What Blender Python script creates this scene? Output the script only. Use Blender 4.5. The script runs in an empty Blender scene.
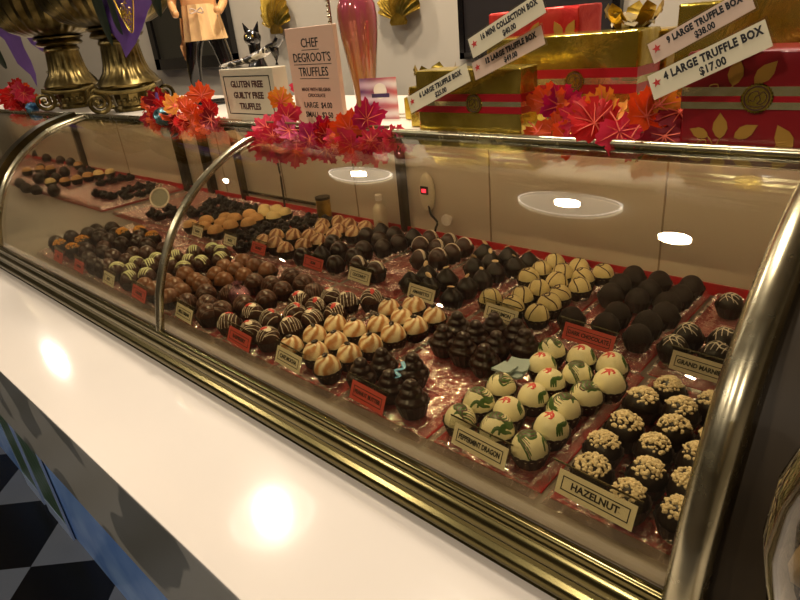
import bpy, bmesh, math, random
from math import sin, cos, pi, radians as R
from mathutils import Vector, Matrix
random.seed(7)
FILL_STRIP=12; FRONT_FILL=4600
SC=bpy.context.scene
COL=SC.collection
# ------------------------------------------------------------------ materials
def lin(c):
    out=[]
    for v in c[:3]:
        v=v/255.0
        out.append(v/12.92 if v<=.04045 else ((v+.055)/1.055)**2.4)
    return (*out,1)
class NT:
    def __init__(s,name):
        s.m=bpy.data.materials.new(name); s.m.use_nodes=True
        s.t=s.m.node_tree; s.n=s.t.nodes; s.b=s.n['Principled BSDF']; s.out=s.n['Material Output']
    def node(s,typ,**kw):
        n=s.n.new(typ)
        for k,v in kw.items():
            if k in ('inp',):
                for a,b in v.items(): n.inputs[a].default_value=b
            else: setattr(n,k,v)
        return n
    def link(s,a,b): s.t.links.new(a,b)
    def math(s,op,a,b=None,clamp=False):
        n=s.node('ShaderNodeMath',operation=op); n.use_clamp=clamp
        for i,v in enumerate((a,b)):
            if v is None: continue
            if isinstance(v,(int,float)): n.inputs[i].default_value=v
            else: s.link(v,n.inputs[i])
        return n.outputs[0]
    def mixc(s,f,c1,c2):
        n=s.node('ShaderNodeMix',data_type='RGBA')
        for i,v in ((0,f),(6,c1),(7,c2)):
            if isinstance(v,(int,float)): n.inputs[i].default_value=v
            elif isinstance(v,tuple): n.inputs[i].default_value=v
            else: s.link(v,n.inputs[i])
        return n.outputs[2]
    def coord(s): return s.node('ShaderNodeTexCoord').outputs['Object']
    def noise(s,scale,detail=3,vec=None,rough=.5,dist=0):
        n=s.node('ShaderNodeTexNoise'); n.inputs['Scale'].default_value=scale; n.inputs['Detail'].default_value=detail
        n.inputs['Roughness'].default_value=rough; n.inputs['Distortion'].default_value=dist
        s.link(vec or s.coord(),n.inputs['Vector']); return n.outputs['Fac']
    def ramp(s,f,stops,interp='LINEAR'):
        n=s.node('ShaderNodeValToRGB'); n.color_ramp.interpolation=interp
        e=n.color_ramp.elements
        while len(e)<len(stops): e.new(.5)
        for i,(p,c) in enumerate(stops): e[i].position=p; e[i].color=c
        s.link(f,n.inputs[0]); return n.outputs[0]
    def bump(s,h,strength=.3,dist=.001):
        n=s.node('ShaderNodeBump'); n.inputs['Strength'].default_value=strength; n.inputs['Distance'].default_value=dist
        s.link(h,n.inputs['Height']); s.link(n.outputs[0],s.b.inputs['Normal']); return n.outputs[0]
def mat(name,rgb,rough=.5,metal=0,spec=.5,var=0,vscale=30,bump=0,bscale=80,bdist=.001,coat=0,sss=0,trans=0):
    t=NT(name); b=t.b
    b.inputs['Base Color'].default_value=lin(rgb); b.inputs['Roughness'].default_value=rough
    b.inputs['Metallic'].default_value=metal; b.inputs['Specular IOR Level'].default_value=spec
    b.inputs['Coat Weight'].default_value=coat; b.inputs['Coat Roughness'].default_value=.06
    if trans: b.inputs['Transmission Weight'].default_value=trans
    if var:
        d=lin([max(0,c*(1-var)) for c in rgb]); l=lin([min(255,c*(1+var)) for c in rgb])
        t.link(t.mixc(t.noise(vscale),d,l),b.inputs['Base Color'])
    if bump: t.bump(t.noise(bscale),bump,bdist)
    return t.m
def emit(name,rgb,st):
    t=NT(name); t.b.inputs['Base Color'].default_value=(0,0,0,1)
    t.b.inputs['Emission Color'].default_value=lin(rgb); t.b.inputs['Emission Strength'].default_value=st
    return t.m
def glass(name,tint=(245,240,230),boost=1.0,rough=.0):
    t=NT(name); t.n.remove(t.b)
    tr=t.node('ShaderNodeBsdfTransparent'); tr.inputs[0].default_value=lin(tint)
    gl=t.node('ShaderNodeBsdfGlossy'); gl.inputs['Roughness'].default_value=rough; gl.inputs[0].default_value=(1,1,1,1)
    fr=t.node('ShaderNodeFresnel'); geo=t.node('ShaderNodeNewGeometry'); t.link(t.math('ADD',t.math('MULTIPLY',geo.outputs['Backfacing'],1/1.5-1.5),1.5),fr.inputs['IOR'])
    mx=t.node('ShaderNodeMixShader'); t.link(t.math('MULTIPLY',fr.outputs[0],boost,True),mx.inputs[0])
    t.link(tr.outputs[0],mx.inputs[1]); t.link(gl.outputs[0],mx.inputs[2]); t.link(mx.outputs[0],t.out.inputs[0])
    return t.m
def plastic(name,fac=.5,tint=(255,240,238),bscale=260,dark=(200,170,165),bstr=1.0):
    t=NT(name); b=t.b
    b.inputs['Base Color'].default_value=lin(dark); b.inputs['Roughness'].default_value=.12; b.inputs['Specular IOR Level'].default_value=1.0
    b.inputs['Coat Weight'].default_value=1; b.inputs['Coat Roughness'].default_value=.04
    h=t.noise(bscale,2); bp=t.bump(h,bstr,.0016); t.link(bp,b.inputs['Coat Normal'])
    tr=t.node('ShaderNodeBsdfTransparent'); tr.inputs[0].default_value=lin(tint)
    mx=t.node('ShaderNodeMixShader'); mx.inputs[0].default_value=fac
    t.link(tr.outputs[0],mx.inputs[1]); t.link(b.outputs[0],mx.inputs[2]); t.link(mx.outputs[0],t.out.inputs[0])
    return t.m
def crinkle(name,gl=.36,df=.13):
    t=NT(name); t.n.remove(t.b)
    tr=t.node('ShaderNodeBsdfTransparent'); tr.inputs[0].default_value=lin((255,246,244))
    g=t.node('ShaderNodeBsdfGlossy'); g.inputs['Roughness'].default_value=.10; g.inputs[0].default_value=(1,.97,.95,1)
    d=t.node('ShaderNodeBsdfDiffuse'); d.inputs[0].default_value=lin((236,216,212))
    bp=t.node('ShaderNodeBump'); bp.inputs['Strength'].default_value=.6; bp.inputs['Distance'].default_value=.001
    t.link(t.noise(420,2),bp.inputs['Height']); t.link(bp.outputs[0],g.inputs['Normal'])
    m1=t.node('ShaderNodeMixShader'); m1.inputs[0].default_value=df; t.link(tr.outputs[0],m1.inputs[1]); t.link(d.outputs[0],m1.inputs[2])
    m2=t.node('ShaderNodeMixShader'); m2.inputs[0].default_value=gl; t.link(m1.outputs[0],m2.inputs[1]); t.link(g.outputs[0],m2.inputs[2])
    t.link(m2.outputs[0],t.out.inputs[0]); return t.m
def brass(name,a,b_,rough=.28,bscale=14,stripe=None):
    t=NT(name); b=t.b; b.inputs['Metallic'].default_value=1; b.inputs['Roughness'].default_value=rough
    v=t.coord()
    mp=t.node('ShaderNodeMapping'); mp.inputs['Scale'].default_value=stripe or (1,1,1); t.link(v,mp.inputs[0])
    n=t.noise(bscale,5,mp.outputs[0],.6)
    t.link(t.ramp(n,[(.3,lin(a)),(.7,lin(b_))]),b.inputs['Base Color'])
    n2=t.noise(bscale*6,3,mp.outputs[0]); t.link(t.math('ADD',t.math('MULTIPLY',n2,.10),rough-.03),b.inputs['Roughness'])
    t.bump(n2,.03,.0003); return t.m
def pinwheel(name,c1,c2,k=7,twist=90,soft=.25):
    t=NT(name); b=t.b; b.inputs['Roughness'].default_value=.32; b.inputs['Coat Weight'].default_value=.3
    b.inputs['Subsurface Weight'].default_value=.0
    s=t.node('ShaderNodeSeparateXYZ'); t.link(t.coord(),s.inputs[0])
    ang=t.math('ARCTAN2',s.outputs[1],s.outputs[0])
    r=t.math('SQRT',t.math('ADD',t.math('MULTIPLY',s.outputs[0],s.outputs[0]),t.math('MULTIPLY',s.outputs[1],s.outputs[1])))
    n=t.noise(55,2)
    a=t.math('ADD',t.math('ADD',t.math('MULTIPLY',ang,k),t.math('MULTIPLY',r,twist*k/2)),t.math('MULTIPLY',n,7))
    f=t.math('ADD',t.math('MULTIPLY',t.math('SINE',a),.5),.5)
    t.link(t.ramp(f,[(.5-soft,lin(c1)),(.5+soft,lin(c2))]),b.inputs['Base Color']); return t.m
# ------------------------------------------------------------------ mesh helpers
def link(name,bm,m,parent=None,smooth=True,mats=None,loc=None,kind=None):
    bmesh.ops.recalc_face_normals(bm,faces=bm.faces)
    me=bpy.data.meshes.new(name); bm.to_mesh(me); bm.free()
    for x in (mats or [m]): me.materials.append(x)
    if smooth:
        for p in me.polygons: p.use_smooth=True
        try: me.set_sharp_from_angle(angle=R(smooth if smooth is not True else 38))
        except Exception: pass
    o=bpy.data.objects.new(name,me); COL.objects.link(o)
    if parent: o.parent=parent
    if loc: o.location=loc
    if kind: o['kind']=kind
    return o
def tag(o,label,cat,group=None):
    o['label']=label; o['category']=cat
    if group: o['group']=group
    return o
def thing(name,label,cat,loc=(0,0,0),rz=0,group=None,rot=None):
    o=bpy.data.objects.new(name,None); COL.objects.link(o); o.empty_display_size=.02
    o.location=loc; o.rotation_euler=rot or (0,0,rz); return tag(o,label,cat,group)
def struct(name,bm,m,smooth=False): return link(name,bm,m,smooth=smooth,kind='structure')
def bx(bm,x0,x1,y0,y1,z0,z1,bev=0,mi=0,M=None,seg=2):
    r=bmesh.ops.create_cube(bm,size=1); vs=r['verts']
    for v in vs:
        v.co=Vector(((x0+x1)/2+v.co.x*(x1-x0),(y0+y1)/2+v.co.y*(y1-y0),(z0+z1)/2+v.co.z*(z1-z0)))
        if M: v.co=M@v.co
    fs=set(f for v in vs for f in v.link_faces)
    for f in fs: f.material_index=mi
    if bev:
        es=set(e for v in vs for e in v.link_edges)
        bmesh.ops.bevel(bm,geom=list(es),offset=bev,segments=seg,affect='EDGES',profile=.6)
    return bm
def box(*a,**k): return bx(bmesh.new(),*a,**k)
def lathe(bm,prof,n=24,flute=0,amp=0,c=(0,0,0),cap=True,mi=0,zr=None):
    rings=[]
    for r,z in prof:
        ring=[]
        for i in range(n):
            a=2*pi*i/n; rr=r
            if flute and (zr is None or zr[0]<=z<=zr[1]): rr=r*(1+amp*cos(flute*a))
            ring.append(bm.verts.new((c[0]+rr*cos(a),c[1]+rr*sin(a),c[2]+z)))
        rings.append(ring)
    for p,q in zip(rings,rings[1:]):
        for i in range(n):
            f=bm.faces.new((p[i],p[(i+1)%n],q[(i+1)%n],q[i])); f.material_index=mi
    if cap:
        for rg in (rings[0],rings[-1]):
            try: bm.faces.new(rg).material_index=mi
            except ValueError: pass
    return bm
def tube(bm,pts,r,n=8,closed=False,sq=(1,1),mi=0,rs=None,up=Vector((0,0,1)),cap=True):
    pts=[Vector(p) for p in pts]; N=len(pts); rings=[]
    for i,p in enumerate(pts):
        a=pts[(i-1)%N] if (closed or i>0) else p; b=pts[(i+1)%N] if (closed or i<N-1) else p
        d=(b-a); 
        if d.length<1e-9: d=Vector((0,0,1))
        d.normalize()
        u=up if not callable(up) else up(p)
        s=d.cross(u)
        if s.length<1e-3: s=d.cross(Vector((0,1,0.01)))
        s.normalize(); t=s.cross(d).normalized()
        rr=rs[i] if rs else r
        rings.append([bm.verts.new(p+s*(rr*sq[0]*cos(2*pi*k/n))+t*(rr*sq[1]*sin(2*pi*k/n))) for k in range(n)])
    m=N if closed else N-1
    for i in range(m):
        p,q=rings[i],rings[(i+1)%N]
        for k in range(n): bm.faces.new((p[k],p[(k+1)%n],q[(k+1)%n],q[k])).material_index=mi
    if not closed and cap:
        for rg in (rings[0],rings[-1]):
            try: bm.faces.new(rg).material_index=mi
            except ValueError: pass
    return bm
def extr(bm,prof,x0,x1,closed=True,mi=0):
    """profile in (y,z) swept along x"""
    A=[bm.verts.new((x0,y,z)) for y,z in prof]; B=[bm.verts.new((x1,y,z)) for y,z in prof]
    n=len(prof)
    for i in range(n if closed else n-1):
        j=(i+1)%n; bm.faces.new((A[i],A[j],B[j],B[i])).material_index=mi
    if closed:
        bm.faces.new(A).material_index=mi; bm.faces.new(B).material_index=mi
    return bm
def poly(bm,pts,z0,z1,M=None,mi=0):
    """flat outline in xy, thickness z0..z1"""
    A=[bm.verts.new((x,y,z0)) for x,y in pts]; B=[bm.verts.new((x,y,z1)) for x,y in pts]
    vs=A+B
    if M:
        for v in vs: v.co=M@v.co
    fs=[bm.faces.new(A),bm.faces.new(B)]
    for i in range(len(pts)):
        j=(i+1)%len(pts); fs.append(bm.faces.new((A[i],A[j],B[j],B[i])))
    for f in fs: f.material_index=mi
    bmesh.ops.triangulate(bm,faces=fs[:2])
    return bm
def smoothpts(P,k=6,closed=False):
    P=[Vector(p) for p in P]; out=[]; n=len(P)
    for i in range(n if closed else n-1):
        a=P[(i-1)%n] if closed or i>0 else P[i]; b=P[i]; c=P[(i+1)%n]; d=P[(i+2)%n] if closed or i<n-2 else P[(i+1)%n]
        for s in range(k):
            u=s/k; out.append(.5*((2*b)+(c-a)*u+(2*a-5*b+4*c-d)*u*u+(3*b-a-3*c+d)*u**3))
    if not closed: out.append(P[-1])
    return out
def text(s,size,m,parent,M,bold=0,sx=1,name='lettering',depth=.0002,align='CENTER',sp=1.0):
    """real lettering converted to a mesh; M places it (text lies in xy, reads along +x)"""
    cu=bpy.data.curves.new('txt','FONT'); cu.body=s; cu.size=size; cu.align_x=align; cu.align_y='CENTER'
    cu.extrude=depth; cu.offset=bold; cu.space_character=sp; cu.resolution_u=2
    tmp=bpy.data.objects.new('txt',cu); COL.objects.link(tmp)
    dg=bpy.context.evaluated_depsgraph_get(); dg.update()
    me=bpy.data.meshes.new_from_object(tmp.evaluated_get(dg))
    bpy.data.objects.remove(tmp); bpy.data.curves.remove(cu)
    me.transform(M@Matrix.Diagonal((sx,1,1,1))); me.materials.clear(); me.materials.append(m); me.name=name
    o=bpy.data.objects.new(name,me); COL.objects.link(o); o.parent=parent; return o
def copytree(o,parent=None):
    c=o.copy(); COL.objects.link(c); c.parent=parent
    for ch in o.children: copytree(ch,c)
    return c
# ------------------------------------------------------------------ palette
M={}
M['counter']=mat('cream_counter',(212,204,194),.085,spec=.6,var=.03,vscale=4,coat=.5)
M['wall']=mat('cream_wall',(186,176,158),.6,var=.03,vscale=3,bump=.05)
M['casewall']=mat('cream_panel',(206,194,174),.45,var=.03,vscale=2)
M['ceil']=mat('ceiling_paint',(172,162,148),.8)
M['brass']=brass('aged_brass',(86,78,46),(128,118,78),.2,7,(.12,1,1))
M['brassdark']=brass('dark_brass',(54,46,28),(96,84,54),.34,9,(1,1,1))
M['chrome']=brass('worn_brass_tube',(150,142,112),(196,188,160),.24,14)
M['darkwood']=mat('dark_brown_frame',(46,36,20),.5,spec=.25,var=.15,vscale=20)
M['bronze']=brass('antique_bronze',(50,42,20),(138,120,74),.3,22)
M['gold']=brass('gold_metal',(150,116,34),(214,180,80),.3,30)
M['goldfoil']=None
M['black']=mat('black_gloss',(14,12,12),.18,coat=.4)
M['blackmatte']=mat('black_matte',(20,17,16),.55)
M['ink']=mat('black_ink',(22,18,18),.6)
M['brownink']=mat('brown_ink',(70,34,28),.6)
M['white']=mat('white_paper',(240,234,224),.6)
M['card']=mat('cream_card',(226,216,184),.55,var=.02)
M['redcard']=mat('red_card',(206,82,70),.55)
M['pinkcard']=mat('peach_card',(214,186,164),.5)
M['star']=mat('red_star',(190,36,30),.6)
M['liner']=mat('red_liner',(176,22,34),.42,var=.18,vscale=60,bump=.3,bscale=120)
M['deck']=mat('grey_deck',(134,124,114),.4,var=.04)
M['ltop']=mat('white_top',(222,214,200),.3)
M['plastic']=crinkle('clear_tray_plastic')
M['acrylic']=glass('clear_acrylic',(250,250,248),1.5,.03)
M['glass']=glass('case_glass',(240,236,222),1.0)
M['jarglass']=glass('jar_glass',(214,208,194),1.4,.02)
M['cup']=mat('brown_paper_cup',(38,22,20),.6)
M['choc']=mat('dark_chocolate',(42,22,17),.3,var=.12,vscale=90,bump=.12,bscale=140,coat=.15)
M['choc2']=mat('darker_chocolate',(28,16,14),.38,var=.12,vscale=90,bump=.15,bscale=160)
M['cocoa']=mat('cocoa_dusted_chocolate',(36,24,21),.75,var=.15,vscale=200,bump=.3,bscale=400)
M['milk']=mat('milk_chocolate',(116,74,48),.32,var=.1,vscale=70,bump=.1,bscale=140,coat=.2)
M['midchoc']=mat('semi_dark_chocolate',(62,35,27),.3,var=.12,vscale=70,bump=.1,coat=.2)
M['ivory']=mat('ivory_chocolate',(236,228,190),.33,var=.03,vscale=50,coat=.2)
M['cream']=mat('cream_chocolate',(222,204,146),.35,var=.04,vscale=50,coat=.15)
M['tan']=mat('tan_chocolate',(206,158,100),.5,var=.1,vscale=120,bump=.2,bscale=160)
M['pale']=mat('pale_yellow_chocolate',(236,212,150),.5,var=.06,vscale=120,bump=.2,bscale=160)
M['dgreen']=mat('green_icing',(66,98,44),.35)
M['purp']=mat('mauve_icing',(96,64,66),.35)
M['redic']=mat('red_icing',(206,52,52),.35)
M['whiteic']=mat('white_icing',(238,228,208),.4)
M['greenic']=mat('pale_green_icing',(206,212,160),.4)
M['brownic']=mat('brown_icing',(64,34,26),.35)
M['mauveic']=mat('brown_drizzle',(132,98,84),.4)
M['nut']=mat('chopped_nut',(222,204,168),.6,var=.15,vscale=300)
M['orangenut']=mat('orange_nut',(208,146,58),.6,var=.15,vscale=300)
M['almond']=mat('almond_slice',(226,196,150),.5)
M['bean']=mat('coffee_bean',(40,24,18),.35)
M['pin']=pinwheel('caramel_swirl_chocolate',(188,132,82),(244,228,190),5,230,.4)
M['pin2']=pinwheel('tan_swirl_chocolate',(150,96,62),(222,188,142),5,230,.3)
def foil(name,a,b_,rough=.2,bs=26,bstr=.5):
    t=NT(name); b=t.b; b.inputs['Metallic'].default_value=.85; b.inputs['Roughness'].default_value=rough
    n=t.noise(bs,4,None,.55,.6); t.link(t.ramp(n,[(.35,lin(a)),(.65,lin(b_))]),b.inputs['Base Color'])
    t.bump(n,bstr,.004); return t.m
M['goldfoil']=foil('gold_foil',(176,150,48),(214,190,92))
M['redfoil']=foil('red_foil',(170,16,28),(206,30,40),.35)
M['redbox']=mat('dark_red_paper',(132,12,22),.35,var=.08,vscale=30,coat=.3)
M['pinkred']=foil('bright_red_foil',(214,52,52),(236,84,72),.4)
M['ribbonred']=mat('red_ribbon',(160,18,30),.3,coat=.3)
M['ribbonpale']=foil('pale_gold_ribbon',(214,206,150),(236,230,186),.2)
M['goldprint']=mat('gold_print',(190,144,62),.4,metal=.4)
M['purplepaper']=mat('purple_tissue',(122,88,160),.6,var=.12,vscale=8)
M['darkleaf']=mat('dark_green_leaf',(26,38,24),.4,var=.2,vscale=30)
for k,c in dict(lf_pink=(232,52,84),lf_mag=(190,22,92),lf_red=(206,34,34),lf_or=(246,96,32),lf_crim=(150,18,36),lf_amber=(250,150,48)).items():
    M[k]=mat(k.replace('lf_','fabric_leaf_'),c,.55,var=.22,vscale=45)
M['vein']=mat('leaf_vein',(236,110,84),.5)
M['twig']=mat('brown_twig',(110,78,40),.6)

# ------------------------------------------------------------------ camera (solved from the vanishing points)
X=Vector((.73796,-.21925,-.6382)); Zr=None
def camera():
    a=Vector((690,205-0,-596))  # toward +X, camera frame (right, up, back handled below)
    f=596.0
    X=-Vector((-690,205,f)).normalized(); d=Vector((130,-1290,f)); d=d-d.dot(X)*X; Z=-d.normalized(); Y=Z.cross(X)
    if Y.z<0: Y=-Y
    right=Vector((X.x,Y.x,Z.x)); up=Vector((X.y,Y.y,Z.y)); back=-Vector((X.z,Y.z,Z.z))
    c=bpy.data.cameras.new('camera'); o=bpy.data.objects.new('camera',c); COL.objects.link(o)
    m=Matrix((right,up,back)).transposed().to_4x4(); m.translation=Vector((0,0,1.4)); o.matrix_world=m
    c.sensor_width=36; c.lens=596/800*36; c.clip_start=.02; SC.camera=o
camera()
# ------------------------------------------------------------------ room
XL,XR=-6.5,2.5
def floor_mat():
    t=NT('checkered_stone_floor'); b=t.b; b.inputs['Roughness'].default_value=.25
    mp=t.node('ShaderNodeMapping'); mp.inputs['Rotation'].default_value=(0,0,R(45)); mp.inputs['Location'].default_value=(.18,.0,0); t.link(t.coord(),mp.inputs[0])
    ck=t.node('ShaderNodeTexChecker'); ck.inputs['Scale'].default_value=1/.30; t.link(mp.outputs[0],ck.inputs[0])
    g=t.mixc(t.noise(3,4),lin((84,90,100)),lin((108,114,124)))
    c=t.mixc(ck.outputs['Fac'],lin((10,10,12)),g); t.link(c,b.inputs['Base Color']); return t.m
struct('floor',box(XL,XR,-3,1.6,-.05,0),floor_mat())
struct('ceiling',box(XL,XR,-3,1.6,2.7,2.75),M['ceil'])
struct('wall_back',box(XL,XR,1.6,1.7,0,2.7),M['wall'])
struct('wall_left',box(XL-.1,XL,-3,1.7,0,2.7),M['wall'])
struct('wall_right',box(XR,XR+.1,-3,1.7,0,2.7),M['wall'])
struct('wall_front',box(XL,XR,-3.1,-3,0,2.7),mat('dark_taupe_wall',(92,80,66),.7))
# ------------------------------------------------------------------ counter
CX0,CX1=-3.4,1.2
def apron_reflection():
    t=NT('grey_reflection_blotches'); b=t.b; b.inputs['Roughness'].default_value=.3
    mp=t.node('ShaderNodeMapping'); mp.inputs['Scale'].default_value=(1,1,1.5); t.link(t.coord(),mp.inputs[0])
    n=t.noise(6,1,mp.outputs[0],.4,0); t.link(t.ramp(n,[(.49,lin((92,92,86))),(.51,lin((138,136,128)))]),b.inputs['Base Color']); return t.m  # reflections in the polished apron, painted into its colour as blotches
cnt=thing('service_counter','long cream counter with a dark blotched front under the glass display case','counter',(0,0,0))
link('countertop',box(CX0,CX1,.151,1.0,.945,.95,.001),M['counter'],cnt,smooth=False)
link('apron',box(CX0,CX1,.1518,.262,.775,.945),apron_reflection(),cnt,smooth=False)
def bluepanel():
    t=NT('base_panel_daylight_blue'); b=t.b; b.inputs['Roughness'].default_value=.25
    n=t.noise(5,2,None,.5,.6); t.link(t.ramp(n,[(.35,lin((104,146,220))),(.65,lin((140,180,240)))]),b.inputs['Base Color']); return t.m  # blue of reflected daylight put into the panel's own colour
link('base_panel',box(CX0,CX1,.265,1.0,0,.945),bluepanel(),cnt,smooth=False)
# green patterned prints standing against the base
def greenprint():
    t=NT('green_striped_print'); b=t.b; b.inputs['Roughness'].default_value=.3
    w=t.node('ShaderNodeTexWave'); w.inputs['Scale'].default_value=9; w.inputs['Distortion'].default_value=2.5; w.bands_direction='DIAGONAL'; t.link(t.coord(),w.inputs[0])
    t.link(t.ramp(w.outputs['Fac'],[(0,lin((26,48,30))),(.5,lin((64,130,52))),(1,lin((96,80,120)))]),b.inputs['Base Color']); return t.m
gp=greenprint()
for i,(x,w,l) in enumerate(((-2.17,.16,'green striped print on the blue base panel, left one'),(-1.93,.20,'wider green striped print on the blue base panel, right one'))):
    p=thing('leaning_print',l,'print',(x,.262,0.0))
    link('print_sheet',box(-w/2,w/2,-.006,-.002,.06,.40),gp,p,smooth=False)
    fm=bpy.data.materials.get('pale_blue_edge') or mat('pale_blue_edge',(150,170,205),.4)
    for nm,q in (('side_edge',(-w/2-.006,-w/2,0,.40)),('side_edge',(w/2,w/2+.006,0,.40)),('lower_band',(-w/2,w/2,0,.06))): link(nm,box(q[0],q[1],-.007,-.001,q[2],q[3]),fm,p,smooth=False)
# ------------------------------------------------------------------ display case
PROF=[(.335,1.008),(.343,1.040),(.351,1.067),(.371,1.110),(.401,1.156),(.446,1.199),(.5,1.232),(.55,1.251),(.612,1.263)]
PR=[(p.x,p.y) for p in smoothpts([(a,b,0) for a,b in PROF],5)]
case=thing('display_case','long brass framed display case with curved glass front full of chocolates','display case',(0,0,0))
# brass base moulding: stepped rounded sections
mp=[(.60,.951),(.318,.951),(.3165,.956),(.3165,.960)]
def arc(cy,cz,r,a0,a1,n=8): return [(cy+r*cos(R(a0+(a1-a0)*i/n)),cz+r*sin(R(a0+(a1-a0)*i/n))) for i in range(n+1)]
mp=[(.60,.951),(.320,.951)]+arc(.3265,.9605,.0085,250,110)+[(.3255,.9705),(.3235,.972)]+arc(.334,.9825,.0115,215,120,8)+[(.3285,.9945),(.3275,.996),(.3262,1.0005)]+arc(.331,1.0025,.0045,190,80,6)+[(.3335,1.0065),(.3345,1.0025),(.338,1.0025),(.60,1.0025)]
link('base_moulding',extr(bmesh.new(),mp,CX0,.12),M['brass'],case,smooth=30)
link('display_deck',box(CX0,.10,.3385,.87,1.0028,1.006),M['deck'],case,smooth=False)
# glass panes
def pane(x0,x1):
    bm=bmesh.new()
    out=[];inn=[]
    for i,(y,z) in enumerate(PR):
        a=PR[max(i-1,0)]; b=PR[min(i+1,len(PR)-1)]; d=Vector((b[0]-a[0],b[1]-a[1])).normalized(); n=Vector((-d[1],d[0]))
        out.append((y,z)); inn.append((y-n.x*.004,z-n.y*.004))
    return extr(bm,out+inn[::-1],x0,x1)
TUBES=[-3.23,-2.46,-1.66,-.857]
for x0,x1 in ((-3.22,-2.47),(-2.45,-1.69),(-1.65,-.866),(-.848,-.09)):
    link('glass_pane',pane(x0,x1),M['glass'],case,smooth=50)
def arch(x,r,off=0,mt='chrome',name='curved_tube',sq=(1,1)):
    pts=[]
    for i,(y,z) in enumerate(PR):
        a=PR[max(i-1,0)]; b=PR[min(i+1,len(PR)-1)]; d=Vector((b[0]-a[0],b[1]-a[1])).normalized()
        pts.append((x,y-d[1]*off,z+d[0]*off))
    pts=[(x,pts[0][1]-.001,1.0)]+pts
    return link(name,tube(bmesh.new(),pts,r,14,sq=sq,up=Vector((1,0,0))),M[mt],case)
arch(-.857,.0065); arch(-2.46,.0065); arch(-3.23,.0065); arch(-1.66,.0075)
arch(-.0755,.0138,.002,'chrome')
def band(x0,x1,off,th,mt,name):
    o=[];n_=[]
    for i,(y,z) in enumerate(PR):
        a=PR[max(i-1,0)]; b=PR[min(i+1,len(PR)-1)]; d=Vector((b[0]-a[0],b[1]-a[1])).normalized()
        o.append((y-d[1]*off,z+d[0]*off)); n_.append((y-d[1]*(off-th),z+d[0]*(off-th)))
    return link(name,extr(bmesh.new(),o+n_[::-1],x0,x1),M[mt],case,smooth=40)
band(-1.735,-1.70,.012,.018,'brassdark','end_band'); 
band(-.067,-.022,-.004,.06,'darkwood','end_band'); band(-.020,.016,.003,.06,'darkwood','end_band'); band(.018,.075,-.001,.06,'darkwood','end_band')
# top rail and top shelf
rp=arc(.619,1.2625,.0062,-60,240,14)
link('top_rail',tube(bmesh.new(),[(CX0+.1,.618,1.2655),(.12,.618,1.2655)],.0055,14),M['chrome'],case)
link('rail_channel',box(CX0+.1,.12,.606,.626,1.2535,1.2605,.002),M['brass'],case,smooth=False)
link('top_shelf',box(CX0+.1,.12,.626,1.0,1.250,1.2625,.002),M['ltop'],case,smooth=False)
link('back_panel',box(CX0+.1,.12,.872,.885,1.006,1.250),M['casewall'],case,smooth=False)
for x,w,mt in ((-.81,.012,'brassdark'),(-1.69,.03,'brassdark'),(-1.55,.026,'brassdark'),(-2.46,.02,'brassdark'),(-1.39,.01,'brass')):
    link('back_post',box(x-w/2,x+w/2,.852,.871,1.006,1.249,.002),M[mt],case,smooth=False)
sm=mat('seam_strip',(150,132,106),.7)
for x in (-.606,-.30,-.96,-1.22,-1.49,-2.1): link('panel_seam',box(x-.0012,x+.0012,.8705,.8725,1.006,1.249),sm,case,smooth=False)
# unseen strip added under the top shelf to brighten the case interior
link('fill_strip_housing',box(CX0+.12,.08,.705,.745,1.243,1.2498,.002),M['white'],case,smooth=False)
link('fill_strip_tube',tube(bmesh.new(),[(CX0+.14,.725,1.2385),(.07,.725,1.2385)],.0045,10),emit('warm_fill_strip',(255,226,190),FILL_STRIP),case)
link('lower_frame',box(-1.38,-1.08,.866,.871,1.03,1.036),M['brass'],case,smooth=False)
# ------------------------------------------------------------------ things at the case's back
t=thing('digital_thermometer','small pale digital thermometer with red readout on the case back panel','thermometer',(-.748,.868,1.10))
link('housing',lathe(bmesh.new(),[(.0,-.001),(.022,-.001),(.023,.005),(.02,.009),(0,.010)],20,cap=False),mat('clear_white_plastic',(226,214,186),.3),t,loc=(0,0,.0)).rotation_euler=(R(90),0,0); [setattr(c,'scale',(.75,1.7,1)) for c in t.children]
link('screen',box(-.009,.009,-.013,-.0095,-.002,.014,.001),M['black'],t,smooth=False)
link('readout',box(-.005,.005,-.0136,-.0128,.002,.009),emit('red_led',(255,40,60),4),t,smooth=False)
tag(link('power_cord',tube(bmesh.new(),smoothpts([(-.742,.86,1.075),(-.735,.856,1.06),(-.722,.858,1.045),(-.728,.858,1.03),(-.728,.858,1.010)],5),.0022,8),M['blackmatte']),'black cord hanging below the thermometer inside the case','cord')
k=thing('hook_knob','small round white hook knob on the case back panel beside the thermometer cord','knob',(-.70,.871,1.052))
o=link('knob_head',lathe(bmesh.new(),[(0,0),(.006,0),(.006,.006),(.0115,.010),(.0105,.015),(0,.017)],16,cap=False),M['white'],k); o.rotation_euler=(R(90),0,0)
tag(link('power_cord',tube(bmesh.new(),smoothpts([(-1.235,.862,1.175),(-1.215,.858,1.17),(-1.20,.856,1.155),(-1.212,.858,1.14),(-1.21,.858,1.09),(-1.215,.858,1.007)],5),.0025,8),M['blackmatte']),'black plugged cord hanging at the back of the left bay','cord')
g=thing('gold_canister','small shiny gold cylindrical canister at the back of the case','canister',(-1.035,.836,1.006))
link('body',lathe(bmesh.new(),[(.0165,0),(.0165,.058),(.0155,.060)],24),M['gold'],g); link('rim',lathe(bmesh.new(),[(.0172,.056),(.0172,.0615),(.013,.0615)],24),M['brassdark'],g)
g=thing('white_bottle','small white bottle with printed label standing behind the dark truffles','bottle',(-.865,.845,1.006))
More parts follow.
